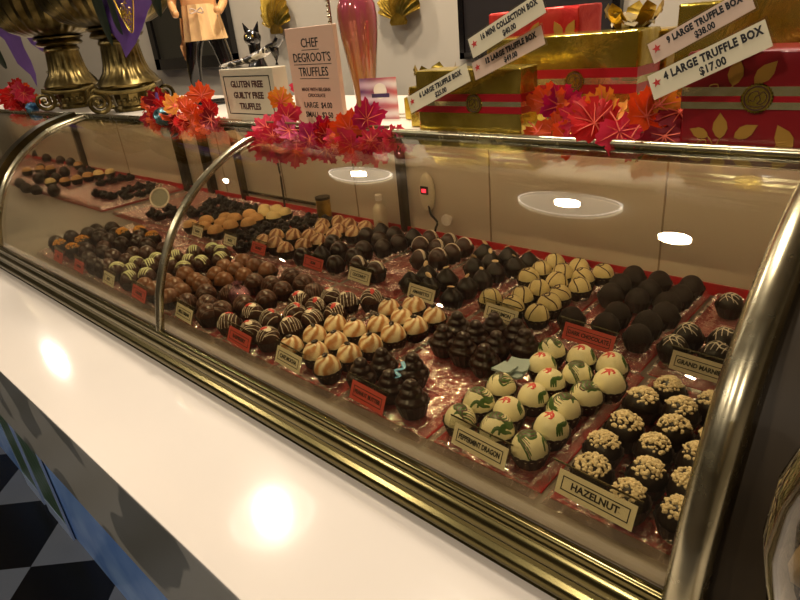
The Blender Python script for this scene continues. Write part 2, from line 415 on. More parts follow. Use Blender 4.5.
link('body',lathe(bmesh.new(),[(.014,0),(.015,.004),(.015,.05),(.012,.058),(.006,.064),(.006,.072)],20),mat('milky_bottle',(214,202,176),.4),g); link('cap',lathe(bmesh.new(),[(.0072,.070),(.0072,.082),(.005,.083)],16),M['white'],g)
g=thing('round_dish','small round white rimmed dish with a loop, propped among dark chocolates','dish',(-1.575,.715,1.035),rot=(R(62),0,R(40)))
link('plate',lathe(bmesh.new(),[(0,0),(.024,0),(.026,.002),(.026,.0045),(.022,.0045),(.021,.003),(0,.003)],28,cap=False),mat('grey_glass_face',(166,166,150),.2),g)
link('rim',tube(bmesh.new(),[(.026*cos(2*pi*i/32),.026*sin(2*pi*i/32),.003) for i in range(32)],.0028,8,closed=True),M['whiteic'],g)
link('loop',tube(bmesh.new(),[(.006*cos(2*pi*i/16),.0335+.006*sin(2*pi*i/16),.003) for i in range(16)],.0018,8,closed=True),M['chrome'],g)
# ------------------------------------------------------------------ truffles
DR,DH,DZ=.0172,.0215,.0125
def dome_z(u,v): return DZ+DH*math.sqrt(max(0,1-u*u-v*v))
def dec(bm,uv,w=.0011,h=.0006,k=6,ws=None):
    P=smoothpts([(a,b,0) for a,b in uv],k); pts=[]
    for p in P:
        r=math.hypot(p.x,p.y)
        if r>.985: p=p*(.985/r)
        pts.append(Vector((DR*p.x,DR*p.y,dome_z(p.x,p.y)+.0001)))
    n=len(pts); rs=[.35+.65*math.sin(pi*(i+.6)/(n+.2)) for i in range(n)]
    if ws: rs=[ws*x+(1-ws) for x in rs]
    return tube(bm,pts,w,6,sq=(1,h/w),rs=[w*x for x in rs],up=lambda p:Vector((p.x/DR**2,p.y/DR**2,(p.z-DZ)/DH**2)).normalized())
def shell_bm(kind='dome'):
    bm=bmesh.new()
    if kind=='dome': pr=[(DR*math.cos(e)**.92,DZ+DH*math.sin(e)) for e in [R(x) for x in (0,12,24,36,48,60,70,80)]]; pr=[(.0115,.002),(.0145,.008)]+pr+[(.0006,DZ+DH+.0002)]
    elif kind=='squat': pr=[(.0115,.002),(.0145,.008),(.0172,.0135),(.0172,.018),(.0155,.0232),(.0125,.0275),(.008,.030),(.0006,.031)]
    elif kind=='peak': pr=[(.0115,.002),(.0145,.008),(.0172,.0135),(.0164,.018),(.014,.0225),(.0105,.027),(.0065,.031),(.003,.0335),(.0005,.0345)]
    elif kind=='tower': pr=[(.0115,.002),(.0145,.008),(.0178,.0135),(.0178,.018),(.0160,.0215),(.0132,.0235),(.0124,.0250),(.0126,.0272),(.0114,.0300),(.0090,.0320),(.0082,.0332),(.0084,.0352),(.0072,.0380),(.0045,.0402),(.0006,.0412)]
    return lathe(bm,pr,24,cap=True)
def cup_bm():
    return lathe(bmesh.new(),[(.0128,0),(.0145,.004),(.0162,.009),(.0182,.0150),(.0187,.0172),(.0178,.0165),(.0150,.007),(.0126,.001)],48,16,.035,cap=False)
CUPME=None
def base(name,mshell,shape='dome'):
    global CUPME
    o=bpy.data.objects.new(name,None); COL.objects.link(o); o.empty_display_size=.01
    link('chocolate_shell',shell_bm(shape),M[mshell],o,smooth=85)
    if CUPME is None: c=link('paper_cup',cup_bm(),M['cup'],o); CUPME=c.data
    else:
        c=bpy.data.objects.new('paper_cup',CUPME); COL.objects.link(c); c.parent=o
    return o
def rot(uv,a,s=1,dx=0,dy=0): return [(s*(x*cos(a)-y*sin(a))+dx,s*(x*sin(a)+y*cos(a))+dy) for x,y in uv]
S1=[(-.9,-.25),(-.55,.2),(-.2,.45),(.05,.2),(-.1,-.1),(.15,-.35),(.5,-.15),(.55,.25)]
def k_swirl(v):
    o=base('truffle','ivory'); g=bmesh.new(); p=bmesh.new()
    a=(.3,2.2,4.0)[v%3]
    for d,s in ((0,1),(.17,.95),(-.17,.95)): dec(g,rot(S1,a,s,d*1.3,d*.9),.0015,.0004)
    for d,s in ((.085,.97),(-.085,.97),(.26,.9)): dec(p,rot(S1,a,s,d*1.3,d*.9),.0009,.0006)
    [dec(g,rot([(.1,-.9),(.35,-.6),(.7,-.45),(.9,-.1)],a+q,1-.1*q),.0022,.0005) for q in (0,.35,3.0,-.5)]
    link('green_swirl',g,M['dgreen'],o); link('mauve_swirl',p,M['purp'],o); return o
def k_redmark(v):
    o=base('truffle','ivory'); r=bmesh.new(); g=bmesh.new()
    dec(r,rot([(-.45,.1),(-.15,.02),(.1,.1),(.3,-.1)],.3*v,1,-.1,-.1),.0016,.0005); dec(r,rot([(-.1,.35),(0,.05),(-.15,-.3)],.3*v,1,-.1,-.1),.0015,.0005)
    dec(r,rot([(.0,.0),(.25,-.2),(.1,-.3)],.3*v,1,-.1,-.1),.0012,.0005)
    a=.4+v
    for d in (0,.14,-.13): dec(g,rot([(.45,.6),(.7,.25),(.65,-.2),(.85,-.4)],d*1.2+v*.3),.0018,.0004)
    link('red_mark',r,M['redic'],o); link('green_leaf_stroke',g,M['dgreen'],o); return o
def k_zig(v):
    o=base('truffle','cream'); g=bmesh.new(); a=(0.2,1.3,2.5)[v]
    dec(g,rot([(-.95,-.2),(-.5,.3),(0,.45),(.3,.2),(0,0),(-.2,.25),(.2,.5),(.7,.1),(.97,-.2)],a),.0011,.0006,ws=.2)
    dec(g,rot([(-.3,-.93),(0,-.45),(.15,.2),(.5,.6),(.4,.9)],a),.0011,.0006,ws=.2)
    link('brown_drizzle',g,M['brownic'],o); return o
def k_drz(v,shell='choc',m1='whiteic',n=7,blob=True):
    o=base('truffle',shell); g=bmesh.new(); rr=random.Random(v*7+n); a=v*1.3
    for i in range(n):
        t=-.8+1.6*i/(n-1); w=math.sqrt(1-t*t)*.97
        dec(g,rot([(t+rr.uniform(-.08,.08),-w),(t+rr.uniform(-.1,.1),0),(t*.7+rr.uniform(-.1,.1),w)],a),.00055,.0005,4,ws=.2)
    link('drizzle',g,M[m1],o)
    if blob:
        b=bmesh.new(); dec(b,rot([(-.35,.1),(-.1,.25),(.2,.1)],a+.8),.0048,.0007); link('white_dab',b,M['whiteic'],o)
        b=bmesh.new(); dec(b,rot([(-.1,.2),(.1,.1),(.35,.05),(.55,-.1)],a+.8),.0034,.0013); link('red_dab',b,M['redic'],o)
    return o
def k_green(v):
    o=base('truffle','midchoc'); g=bmesh.new(); a=v*1.1
    for t in (-.35,-.1,.15,.4): dec(g,rot([(t-.2,-.75),(t-.05,-.2),(t+.05,.2),(t*.6,.75)],a),.0017,.0008,4)
    dec(g,rot([(-.6,.3),(0,.45),(.6,.2)],a),.001,.0006,4)
    link('pale_green_stripe',g,M['greenic'],o); return o
def k_pin(v):
    o=base('truffle',('pin','pin')[v%2])
    b=bmesh.new(); bmesh.ops.create_uvsphere(b,u_segments=12,v_segments=8,radius=.0036)
    for q in b.verts: q.co=Vector((q.co.x*1.4,q.co.y*.95,q.co.z*.5+DZ+DH+.0010-(.0009 if abs(q.co.y)<.0008 and q.co.z>0 else 0)))
    link('coffee_bean',b,M['bean'],o); return o
def nuts(name,m,seed,n=85,rmax=.76,sz=.0027):
    b=bmesh.new(); rr=random.Random(seed)
    for i in range(n):
        r=rmax*math.sqrt(rr.random()); a=rr.random()*2*pi; u,v=r*cos(a)*1.05,r*sin(a)
        s=sz*rr.uniform(.55,1.15); Mx=Matrix.Translation((DR*u,DR*v,dome_z(u,v)+s*.25))@Matrix.Rotation(rr.random()*6,4,'Z')@Matrix.Rotation(rr.random()*3,4,'X')
        q=bmesh.ops.create_icosphere(b,subdivisions=1,radius=s,matrix=Mx@Matrix.Diagonal((1,.75,.6,1)))
    return b
def k_nut(v,m='nut',n=120,shell='choc2'):
    o=base('truffle',shell); link('nut_topping',nuts('n',m,v,n),M[m],o,smooth=False); return o
def k_tower(v): return base('truffle','choc','tower')
def k_cocoa(v): return base('truffle','cocoa','dome')
def k_feather(v):
    o=base('truffle','choc2'); g=bmesh.new(); a=.4+v
    for t in (-.5,-.17,.17,.5): dec(g,rot([(t-.1,-.6),(t,-.1),(t+.15,.25),(t,.7)],a),.0006,.0005,4,ws=.3)
    for t in (-.3,.1): dec(g,rot([(-.7,t),(-.2,t+.25),(.25,t-.05),(.7,t+.2)],a),.0009,.0006,4)
    link('white_feather_lines',g,M['whiteic'],o); return o
def k_almond(v):
    o=base('truffle','choc2','peak'); b=bmesh.new(); bmesh.ops.create_uvsphere(b,u_segments=12,v_segments=8,radius=1)
    Mx=Matrix.Translation((0,0,.0355))@Matrix.Rotation(R((20,55,-40)[v]),4,'X')@Matrix.Rotation(v,4,'Z')@Matrix.Diagonal((.0062,.0036,.0013,1))
    for q in b.verts: q.co=Mx@q.co
    link('almond_slice',b,M['almond'],o); return o
def k_cap(v):
    o=base('truffle','midchoc'); g=bmesh.new(); a=.3*v+.2
    for t in (-.1,.02,.14): dec(g,rot([(-.95,t-.2),(-.45,t+.15),(0,t+.2),(.45,t+.1),(.9,t-.15)],a),.0013,.0006,4)
    link('white_band',g,M['whiteic'],o); return o
def rough_lump(seed,m,s=1,sq=1):
    o=bpy.data.objects.new('chocolate_cluster',None); COL.objects.link(o); rr=random.Random(seed); b=bmesh.new()
    for i in range(14):
        a=rr.random()*2*pi; r=.011*math.sqrt(rr.random()); z=.008+rr.random()*.016*(1-r/.014)
        bmesh.ops.create_icosphere(b,subdivisions=2,radius=rr.uniform(.005,.008)*s,matrix=Matrix.Translation((r*cos(a),r*sin(a),z))@Matrix.Rotation(rr.random()*3,4,'X')@Matrix.Diagonal((1,.7,.8,1)))
    link('cluster',b,M[m],o); c=bpy.data.objects.new('paper_cup',CUPME); COL.objects.link(c); c.parent=o; c.scale=(1,1,.75); return o
def k_plain(m,shape='squat'): return lambda v: base('truffle',m,shape)
BOT={}
KIND={}
def K(n,f,vs): KIND[n]=[f(v) for v in range(vs)]
K('swirl',k_swirl,3); K('redmark',k_redmark,3); K('zig',k_zig,3)
K('rw',lambda v:k_drz(v,'midchoc','whiteic',7,True),3); K('drz',lambda v:k_drz(v,'midchoc','mauveic',8,False),2); K('green',k_green,3)
K('pin',k_pin,2); K('nut',lambda v:k_nut(v),3); K('onut',lambda v:k_nut(v+9,'orangenut',80,'choc2'),2)
K('tower',k_tower,1); K('cocoa',k_cocoa,1); K('feather',k_feather,2); K('almond',k_almond,3); K('cap',k_cap,2)
K('tanpin',lambda v:base('truffle','pin2'),1); K('lump',lambda v:rough_lump(v+3,'choc2'),3)
K('tan',k_plain('tan'),1); K('pale',k_plain('pale'),1); K('milk',k_plain('milk','dome'),1); K('dark',k_plain('choc','dome'),1); K('mid',k_plain('midchoc','dome'),1)
USED=set(); TZ=1.0135
WORD={'swirl':'ivory truffle with green swirls','redmark':'ivory truffle with red mark','zig':'cream truffle with brown zigzag','rw':'red dabbed white drizzled truffle','drz':'finely brown drizzled dark truffle','green':'pale green striped dark truffle','pin':'caramel swirl truffle with coffee bean','nut':'nut topped dark truffle','onut':'orange crumble topped dark truffle','tower':'tiered dark chocolate kiss','cocoa':'plain dusky dark truffle','feather':'dark truffle with white feathering','almond':'almond topped peaked dark truffle','cap':'dark truffle with white band','tanpin':'tan swirled truffle','lump':'rough dark chocolate cluster','tan':'plain tan truffle','pale':'pale yellow truffle','milk':'plain milk chocolate truffle','dark':'shiny dark truffle','mid':'round brown truffle'}
def ordn(i): return ['first','second','third','fourth','fifth','sixth','seventh','eighth','ninth','tenth'][min(i,9)]
LABELS={}
def place_tray(items,tray,group,rnd=1):
    """items: (kind, x, y); columns run back from the viewer"""
    xs=sorted(i[1] for i in items); cols=[]
    for x in xs:
        if not cols or x-cols[-1][-1]>.016: cols.append([x])
        else: cols[-1].append(x)
    cen=[sum(c)/len(c) for c in cols]; nc=len(cen)
    cn={1:[''],2:['left','right'],3:['left','middle','right'],4:['leftmost','left middle','right middle','rightmost']}.get(nc,[ordn(i) for i in range(nc)])
    by={}
    for it in items: by.setdefault(min(range(nc),key=lambda k:abs(cen[k]-it[1])),[]).append(it)
    for c,its in by.items():
        its.sort(key=lambda q:q[2])
        for r,(kd,x,y) in enumerate(its):
            v=random.randrange(len(KIND[kd])); src=KIND[kd][v]
            o=src if (kd,v) not in USED else copytree(src); USED.add((kd,v))
            o.location=(x,y,TZ); o.rotation_euler=(random.uniform(-.06,.06),random.uniform(-.06,.06),random.uniform(-.5,.5) if kd in('redmark','zig','cap','feather') else random.uniform(0,6.28))
            s=random.uniform(.96,1.04); o.scale=(s,s,s*random.uniform(.96,1.03))
            lb=f"{WORD[kd]}, {ordn(r)} from front, {cn[c]+' column, ' if cn[c] else ''}{tray}"
            tag(o,lb,'truffle',group)
TR={
 'F1':[('nut',-0.178,0.465),('nut',-0.182,0.429),('nut',-0.175,0.395),('nut',-0.181,0.515),('nut',-0.166,0.550),('nut',-0.146,0.521),('nut',-0.139,0.486),('nut',-0.145,0.452),('nut',-0.137,0.417),('nut',-0.137,0.382),('nut',-0.124,0.548),('nut',-0.109,0.456),('nut',-0.103,0.422),('nut',-0.100,0.386),('nut',-0.104,0.491)],
 'F2':[('swirl',-0.317,0.391),('swirl',-0.318,0.426),('swirl',-0.316,0.465),('redmark',-0.301,0.527),('swirl',-0.308,0.561),('redmark',-0.271,0.564),('redmark',-0.234,0.565),('redmark',-0.224,0.532),('swirl',-0.259,0.531),('redmark',-0.276,0.500),('redmark',-0.277,0.465),('redmark',-0.283,0.430),('swirl',-0.275,0.396),('swirl',-0.236,0.393),('redmark',-0.235,0.428),('swirl',-0.240,0.463),('swirl',-0.233,0.498)],
 'F3':[('tower',-0.462,0.391),('tower',-0.456,0.425),('tower',-0.415,0.430),('tower',-0.419,0.395),('tower',-0.378,0.387),('tower',-0.431,0.508),('tower',-0.396,0.504),('tower',-0.361,0.499),('tower',-0.369,0.533),('tower',-0.404,0.540),('tower',-0.340,0.552),('tower',-0.441,0.550),('tower',-0.400,0.575),('tower',-0.365,0.576)],
 'F4':[('pin',-0.585,0.462),('pin',-0.588,0.427),('pin',-0.594,0.392),('pin',-0.550,0.466),('pin',-0.533,0.497),('pin',-0.549,0.431),('pin',-0.552,0.396),('pin',-0.509,0.417),('pin',-0.507,0.452),('pin',-0.510,0.382),('pin',-0.497,0.486),('pin',-0.521,0.530),('pin',-0.487,0.520),('pin',-0.558,0.543),('pin',-0.528,0.564),('pin',-0.483,0.554)],
 'F5':[('rw',-0.726,0.422),('rw',-0.683,0.424),('rw',-0.731,0.384),('rw',-0.680,0.387),('rw',-0.642,0.388),('rw',-0.637,0.423),('rw',-0.697,0.489),('rw',-0.666,0.455),('rw',-0.660,0.489),('rw',-0.631,0.458),('rw',-0.617,0.490),('rw',-0.664,0.524),('rw',-0.628,0.524),('rw',-0.604,0.552)],
 'F6':[('drz',-0.854,0.386),('drz',-0.817,0.400),('drz',-0.859,0.423),('drz',-0.824,0.495),('drz',-0.790,0.505),('drz',-0.786,0.540),('drz',-0.755,0.501),('drz',-0.752,0.466),('drz',-0.745,0.535),('drz',-0.819,0.443),('drz',-0.763,0.433),('drz',-0.775,0.400),('drz',-0.785,0.382),('drz',-0.700,0.521)],
 'F7':[('milk',-0.965,0.447),('milk',-0.930,0.445),('milk',-0.895,0.439),('milk',-0.940,0.412),('milk',-0.905,0.405),('milk',-0.916,0.477),('milk',-0.880,0.471),('milk',-0.976,0.413),('milk',-0.991,0.382),('milk',-0.954,0.382),('milk',-0.900,0.382),('milk',-0.940,0.511),('milk',-0.905,0.511),('milk',-0.869,0.504),('milk',-0.931,0.545),('milk',-0.887,0.541),('milk',-0.851,0.540)],
 'F8':[('mid',-1.159,0.392),('mid',-1.208,0.422),('mid',-1.158,0.427),('mid',-1.186,0.455),('mid',-1.154,0.469),('mid',-1.152,0.504),('green',-1.121,0.392),('green',-1.087,0.401),('green',-1.117,0.428),('green',-1.033,0.406),('green',-1.073,0.435),('green',-1.100,0.460),('green',-1.048,0.382),('green',-1.044,0.457),('green',-1.082,0.490),('green',-1.035,0.491),('green',-1.066,0.522),('green',-1.002,0.463),('green',-1.001,0.500),('green',-0.980,0.528),('green',-1.050,0.553),('green',-1.014,0.550)],
 'F9':[('onut',-1.396,0.389),('onut',-1.345,0.395),('onut',-1.371,0.427),('onut',-1.332,0.501),('onut',-1.320,0.534),('onut',-1.251,0.529),('dark',-1.201,0.382),('dark',-1.167,0.382),('dark',-1.262,0.424),('dark',-1.252,0.390),('dark',-1.456,0.400),('dark',-1.458,0.435),('dark',-1.435,0.462),('dark',-1.371,0.463),('dark',-1.330,0.466),('dark',-1.455,0.491),('dark',-1.432,0.517),('dark',-1.279,0.472),('dark',-1.251,0.494),('dark',-1.215,0.497),('dark',-1.314,0.411),('dark',-1.367,0.499),('dark',-1.403,0.476),('mid',-1.294,0.440),('dark',-1.283,0.514)],
 'B1':[('feather',-0.177,0.792),('feather',-0.190,0.677),('feather',-0.196,0.642),('feather',-0.154,0.686),('feather',-0.152,0.651),('feather',-0.110,0.655),('feather',-0.115,0.695)],
 'B2':[('cocoa',-0.316,0.816),('cocoa',-0.321,0.781),('cocoa',-0.317,0.744),('cocoa',-0.278,0.817),('cocoa',-0.279,0.782),('cocoa',-0.281,0.747),('cocoa',-0.236,0.822),('cocoa',-0.239,0.787),('cocoa',-0.242,0.752),('cocoa',-0.234,0.718),('cocoa',-0.240,0.683),('cocoa',-0.240,0.648),('cocoa',-0.284,0.691),('cocoa',-0.284,0.656),('cocoa',-0.327,0.649)],
 'B3':[('zig',-0.447,0.739),('zig',-0.444,0.774),('zig',-0.441,0.809),('zig',-0.400,0.809),('zig',-0.409,0.775),('zig',-0.401,0.741),('zig',-0.411,0.707),('zig',-0.363,0.742),('zig',-0.374,0.775),('zig',-0.376,0.707),('zig',-0.418,0.673),('zig',-0.374,0.672),('zig',-0.451,0.642),('zig',-0.412,0.638),('zig',-0.372,0.637),('zig',-0.359,0.807)],
 'B4':[('almond',-0.591,0.667),('almond',-0.595,0.632),('almond',-0.559,0.635),('almond',-0.554,0.670),('almond',-0.506,0.623),('almond',-0.510,0.665),('almond',-0.567,0.793),('almond',-0.545,0.733),('almond',-0.534,0.766),('almond',-0.506,0.702),('almond',-0.507,0.737),('almond',-0.522,0.799),('almond',-0.488,0.767),('almond',-0.485,0.802)],
 'B5':[('cap',-0.652,0.721),('cap',-0.688,0.767),('cap',-0.695,0.802),('cap',-0.654,0.772),('cap',-0.653,0.807),('cap',-0.620,0.734),('cap',-0.618,0.769),('cap',-0.617,0.804),('cap',-0.723,0.641),('cap',-0.677,0.638)],
 'B6':[('almond',-0.734,0.798),('dark',-0.779,0.794),('dark',-0.739,0.763),('almond',-0.816,0.796),('dark',-0.785,0.758),('dark',-0.827,0.763),('dark',-0.749,0.729),('dark',-0.771,0.701),('dark',-0.762,0.667),('dark',-0.766,0.626),('dark',-0.815,0.678),('almond',-0.826,0.645),('dark',-0.858,0.701),('dark',-0.853,0.622)],
 'B7':[('tanpin',-0.990,0.633),('tanpin',-0.950,0.635),('tanpin',-0.910,0.626),('tanpin',-0.990,0.668),('tanpin',-0.961,0.689),('tanpin',-0.896,0.659),('tanpin',-0.928,0.702),('tanpin',-0.890,0.693),('tanpin',-0.931,0.739),('tanpin',-0.883,0.728),('tanpin',-0.961,0.766),('tanpin',-0.943,0.796),('tanpin',-0.901,0.758),('tanpin',-0.908,0.792),('tanpin',-0.860,0.760),('tanpin',-0.863,0.795)],
 'B8':[('lump',-1.063,0.661),('lump',-1.033,0.679),('lump',-1.093,0.644),('lump',-1.026,0.641),('lump',-1.028,0.606),('lump',-1.096,0.717),('lump',-1.068,0.738),('lump',-1.017,0.711),('lump',-1.058,0.772),('lump',-1.013,0.746),('lump',-1.024,0.783),('lump',-1.004,0.812),('lump',-1.054,0.807),('lump',-1.091,0.682)],
 'B9':[('tan',-1.257,0.624),('tan',-1.246,0.657),('tan',-1.203,0.628),('tan',-1.157,0.627),('tan',-1.196,0.667),('tan',-1.232,0.700),('tan',-1.157,0.666),('tan',-1.197,0.702),('tan',-1.130,0.695),('tan',-1.186,0.736),('tan',-1.149,0.728),('pale',-1.196,0.787),('pale',-1.159,0.761),('pale',-1.162,0.797),('pale',-1.120,0.790),('pale',-1.121,0.755)],
 'B10':[('lump',-1.423,0.775),('lump',-1.431,0.809),('lump',-1.369,0.791),('lump',-1.325,0.790),('lump',-1.281,0.790),('lump',-1.239,0.790),('lump',-1.353,0.740),('lump',-1.318,0.745),('lump',-1.267,0.741),('lump',-1.226,0.741),('lump',-1.279,0.707),('lump',-1.244,0.706),('lump',-1.390,0.740),('lump',-1.312,0.696),('lump',-1.380,0.700)],
 'B11':[('lump',-1.480,0.644),('lump',-1.443,0.641),('lump',-1.431,0.674),('lump',-1.429,0.709),('lump',-1.485,0.691)],
 'B12':[('tan',-2.186,0.687),('tan',-2.172,0.721),('tan',-2.182,0.761),('pale',-2.174,0.795),('pale',-2.160,0.830),('tan',-2.463,0.840),('tan',-2.586,0.695),('tan',-2.568,0.735),('tan',-2.511,0.755),('pale',-2.228,0.657)],
 'B13':[('lump',-2.053,0.750),('lump',-2.046,0.784),('lump',-2.058,0.821),('lump',-2.025,0.834),('lump',-1.906,0.678),('lump',-1.850,0.677),('lump',-1.816,0.684),('lump',-1.819,0.719),('lump',-1.840,0.747),('lump',-1.847,0.782),('lump',-1.820,0.804),('lump',-1.741,0.769),('lump',-1.757,0.703),('lump',-1.739,0.734)],
 'B14':[('dark',-3.029,0.875),('dark',-2.834,0.851),('mid',-2.692,0.857),('dark',-2.581,0.855),('dark',-2.368,0.662),('mid',-2.367,0.603),('dark',-2.240,0.583),('dark',-2.161,0.588),('dark',-2.071,0.611),('lump',-2.343,0.830),('lump',-2.276,0.820),('dark',-2.285,0.785),('mid',-2.600,0.750),('dark',-2.420,0.700),('dark',-2.390,0.760),('dark',-2.300,0.700)],
}
# ------------------------------------------------------------------ trays
TRAYS={ # name:(x0,x1,row,label)
'F1':(-.204,-.092,'F','front tray at far right'),'F2':(-.338,-.208,'F','second front tray from right'),'F3':(-.474,-.342,'F','third front tray from right'),
'F4':(-.600,-.478,'F','fourth front tray from right'),'F5':(-.738,-.604,'F','fifth front tray from right'),'F6':(-.866,-.742,'F','sixth front tray from right'),
'F7':(-.998,-.870,'F','seventh front tray from right'),'F8':(-1.212,-1.002,'F','eighth front tray from right'),'F9':(-1.47,-1.216,'F','ninth front tray from right'),
'B1':(-.212,-.092,'B','back tray at far right'),'B2':(-.340,-.216,'B','second back tray from right'),'B3':(-.470,-.344,'B','third back tray from right'),
'B4':(-.605,-.474,'B','fourth back tray from right'),'B5':(-.735,-.609,'B','fifth back tray from right'),'B6':(-.868,-.739,'B','sixth back tray from right'),
'B7':(-1.000,-.872,'B','seventh back tray from right'),'B8':(-1.110,-1.004,'B','eighth back tray from right'),'B9':(-1.270,-1.114,'B','ninth back tray from right'),
'B10':(-1.455,-1.274,'B','tenth back tray from right'),'B11':(-1.640,-1.459,'B','small tray with the round dish'),'B13':(-2.065,-1.72,'B','long dark tray behind left bay'),
'B12':(-2.600,-2.07,'B','long tray in far left bay'),'B14':(-3.05,-2.605,'B','furthest left tray')}
CONT={'F1':'nut topped dark truffles','F2':'ivory truffles with green swirls','F3':'tiered chocolate kisses','F4':'caramel swirl truffles','F5':'red dabbed drizzled truffles','F6':'finely drizzled dark truffles','F7':'milk chocolate truffles','F8':'green striped dark truffles','F9':'orange crumble topped truffles','B1':'white feathered dark truffles','B2':'dusky dark truffles','B3':'zigzag cream truffles','B4':'almond topped truffles','B5':'white banded truffles','B6':'glossy dark truffles','B7':'tan swirled truffles','B8':'rough dark clusters','B9':'tan and pale yellow truffles','B10':'rough dark clusters','B11':'a few clusters and a round dish','B13':'dark clusters in the left bay','B12':'tan truffles','B14':'assorted dark truffles'}
def tray_mesh(w,d,seed):
    """clear moulded tray: ribbed floor, raised crinkled rim"""
    rr=random.Random(seed); nx=max(24,int(w/.004)); ny=int(d/.004); bm=bmesh.new(); V=[]
    for j in range(ny+1):
        row=[]
        for i in range(nx+1):
            x=-w/2+w*i/nx; y=-d/2+d*j/ny; e=min(x+w/2,w/2-x,y+d/2,d/2-y)
            if e<.002: z=.0035
            elif e<.0105: z=.0118+.0012*sin(i*1.9+j*2.3)+rr.uniform(-.0019,.0019)
            elif e<.0145: z=.0060
            else: z=.0035+(.0014*abs(sin(y*pi/.0085)))*(1 if abs((x/.021)%1-.5)>.1 else 0)+rr.uniform(-.0005,.0005)
            row.append(bm.verts.new((x+(rr.uniform(-.0009,.0009) if 0<i<nx else 0),y+(rr.uniform(-.0009,.0009) if 0<j<ny else 0),z)))
        V.append(row)
    for j in range(ny):
        for i in range(nx): bm.faces.new((V[j][i],V[j][i+1],V[j+1][i+1],V[j+1][i]))
    return bm
for k,(x0,x1,row,lb) in TRAYS.items():
    y0,y1=(.354,.592) if row=='F' else (.604,.848)
    w=x1-x0-.003; d=y1-y0
    # the red paper under the tray and the clear tray itself move together
    t=thing('chocolate_tray',f"clear plastic tray of {CONT[k]}, {lb}" if len((CONT[k]+lb).split())<=12 and len(f"clear plastic tray of {CONT[k]}, {lb}".split())<=16 else f"clear tray of {CONT[k]}, {lb}",'tray',((x0+x1)/2,(y0+y1)/2,1.0062),group='clear chocolate trays in the display case')
    link('clear_tray',tray_mesh(w,d,len(k)+int(w*1e4)),M['plastic'],t,smooth=False,loc=(0,0,.0012))
    link('red_paper',box(-w/2+.001,w/2-.001,-d/2+(.015 if row=='F' else .005),d/2+.008,0,.0012),M['liner'],t,smooth=False)
    place_tray(TR[k],lb,CONT[k]+' in the case')
o=thing('red_tray_edge','long thin red strip standing along the back edge of the trays','edging strip',(0,0,0))
link('strip',box(CX0+.1,-.09,.8595,.8625,1.006,1.024,.0005),M['liner'],o,smooth=False)
# delete unused prototypes
for kd,vs in KIND.items():
    for v,src in enumerate(vs):
        if (kd,v) not in USED:
            for c in list(src.children): bpy.data.objects.remove(c)
            bpy.data.objects.remove(src)
for o in list(COL.objects):
    if o.get('category')=='truffle' and 'cluster' in o['label']: o['category']='chocolate cluster'
# ------------------------------------------------------------------ little name labels in clear holders
def tray_label(x,y,w,words,card,label,h=.0215,ink='ink',z=1.0215,tilt=24,rz=4,ts=.0075,tx=.9,sleeve=.008):
    t=thing('tray_label',label,'sign',(x,y,z),rot=(R(90-tilt),0,R(-rz)),group='name labels in front of the trays')
    link('clear_holder',box(-w/2-sleeve,w/2+.003,-.0005,h+.005,-.0008,-.0003),M['acrylic'],t,smooth=False)
    link('holder_edge',box(-w/2-sleeve,w/2+.003,h+.0042,h+.0056,-.001,.0006),M['chrome'],t,smooth=False)
    link('label_card',box(-w/2,w/2,0,h,-.0002,.0003),M[card],t,smooth=False)
    b=bmesh.new(); f=.0009; mx,my=.0045,.0045
    for a in ((-w/2+mx,w/2-mx,my,my+f),(-w/2+mx,w/2-mx,h-my-f,h-my),(-w/2+mx,-w/2+mx+f,my,h-my),(w/2-mx-f,w/2-mx,my,h-my)): bx(b,a[0],a[1],a[2],a[3],.0003,.0005)
    link('printed_border',b,M[ink],t,smooth=False)
    text(words,ts,M[ink],t,Matrix.Translation((0,h/2,.0005)),bold=.00025,sx=tx)
    return t
tray_label(-.160,.362,.070,'HAZELNUT','card','cream HAZELNUT name label before the nut topped truffles',ts=.0085,tx=1)
tray_label(-.276,.362,.064,'PEPPERMINT DRAGON','card','cream name label before the green swirled ivory truffles',ts=.0072,tx=.68)
tray_label(-.424,.359,.056,'PEANUT BUTTER','redcard','red name label before the tiered chocolate kisses',ink='brownink',ts=.0065,tx=.85)
tray_label(-.568,.361,.054,'CAFE MOCHA','card','cream name label before the caramel swirl truffles',ts=.0072,tx=.8)
tray_label(-.673,.358,.058,'RASPBERRY','redcard','red name label before the red dabbed drizzled truffles',ink='brownink',ts=.0072)
tray_label(-.822,.358,.054,'MILK CREAM','card','cream name label before the finely drizzled dark truffles',ts=.0068)
tray_label(-.968,.356,.056,'CARAMEL','redcard','red name label before the milk chocolate truffles',ink='brownink')
tray_label(-1.090,.357,.052,'MINT','card','cream name label before the green striped truffles')
tray_label(-1.222,.355,.052,'ORANGE','redcard','red name label before the orange crumble truffles, right one',ink='brownink')
tray_label(-1.330,.355,.052,'SPICE','redcard','red name label before the orange crumble truffles, left one',ink='brownink')
tray_label(-.157,.609,.064,'GRAND MARNIER','card','cream GRAND MARNIER label before the white feathered truffles',ts=.007,tx=.9)
tray_label(-.287,.608,.068,'DARK CHOCOLATE','redcard','red name label before the dusky dark truffles',ink='brownink',ts=.0072,tx=.85)
tray_label(-.412,.605,.054,'KEY LIMON','card','cream name label before the zigzag cream truffles',ts=.0072)
tray_label(-.552,.602,.054,'AMARETTO','card','cream name label before the almond topped truffles',ts=.0072)
tray_label(-.687,.603,.054,'COCONUT','card','cream name label before the white banded truffles',ts=.0072)
tray_label(-.805,.603,.056,'RUM','redcard','bright red name label before the glossy dark truffles',ink='ink')
tray_label(-.968,.601,.050,'HONEY','redcard','dull red name label before the tan swirled truffles',ink='brownink')
tray_label(-1.066,.600,.048,'NUTS','card','cream name label before the rough dark clusters')
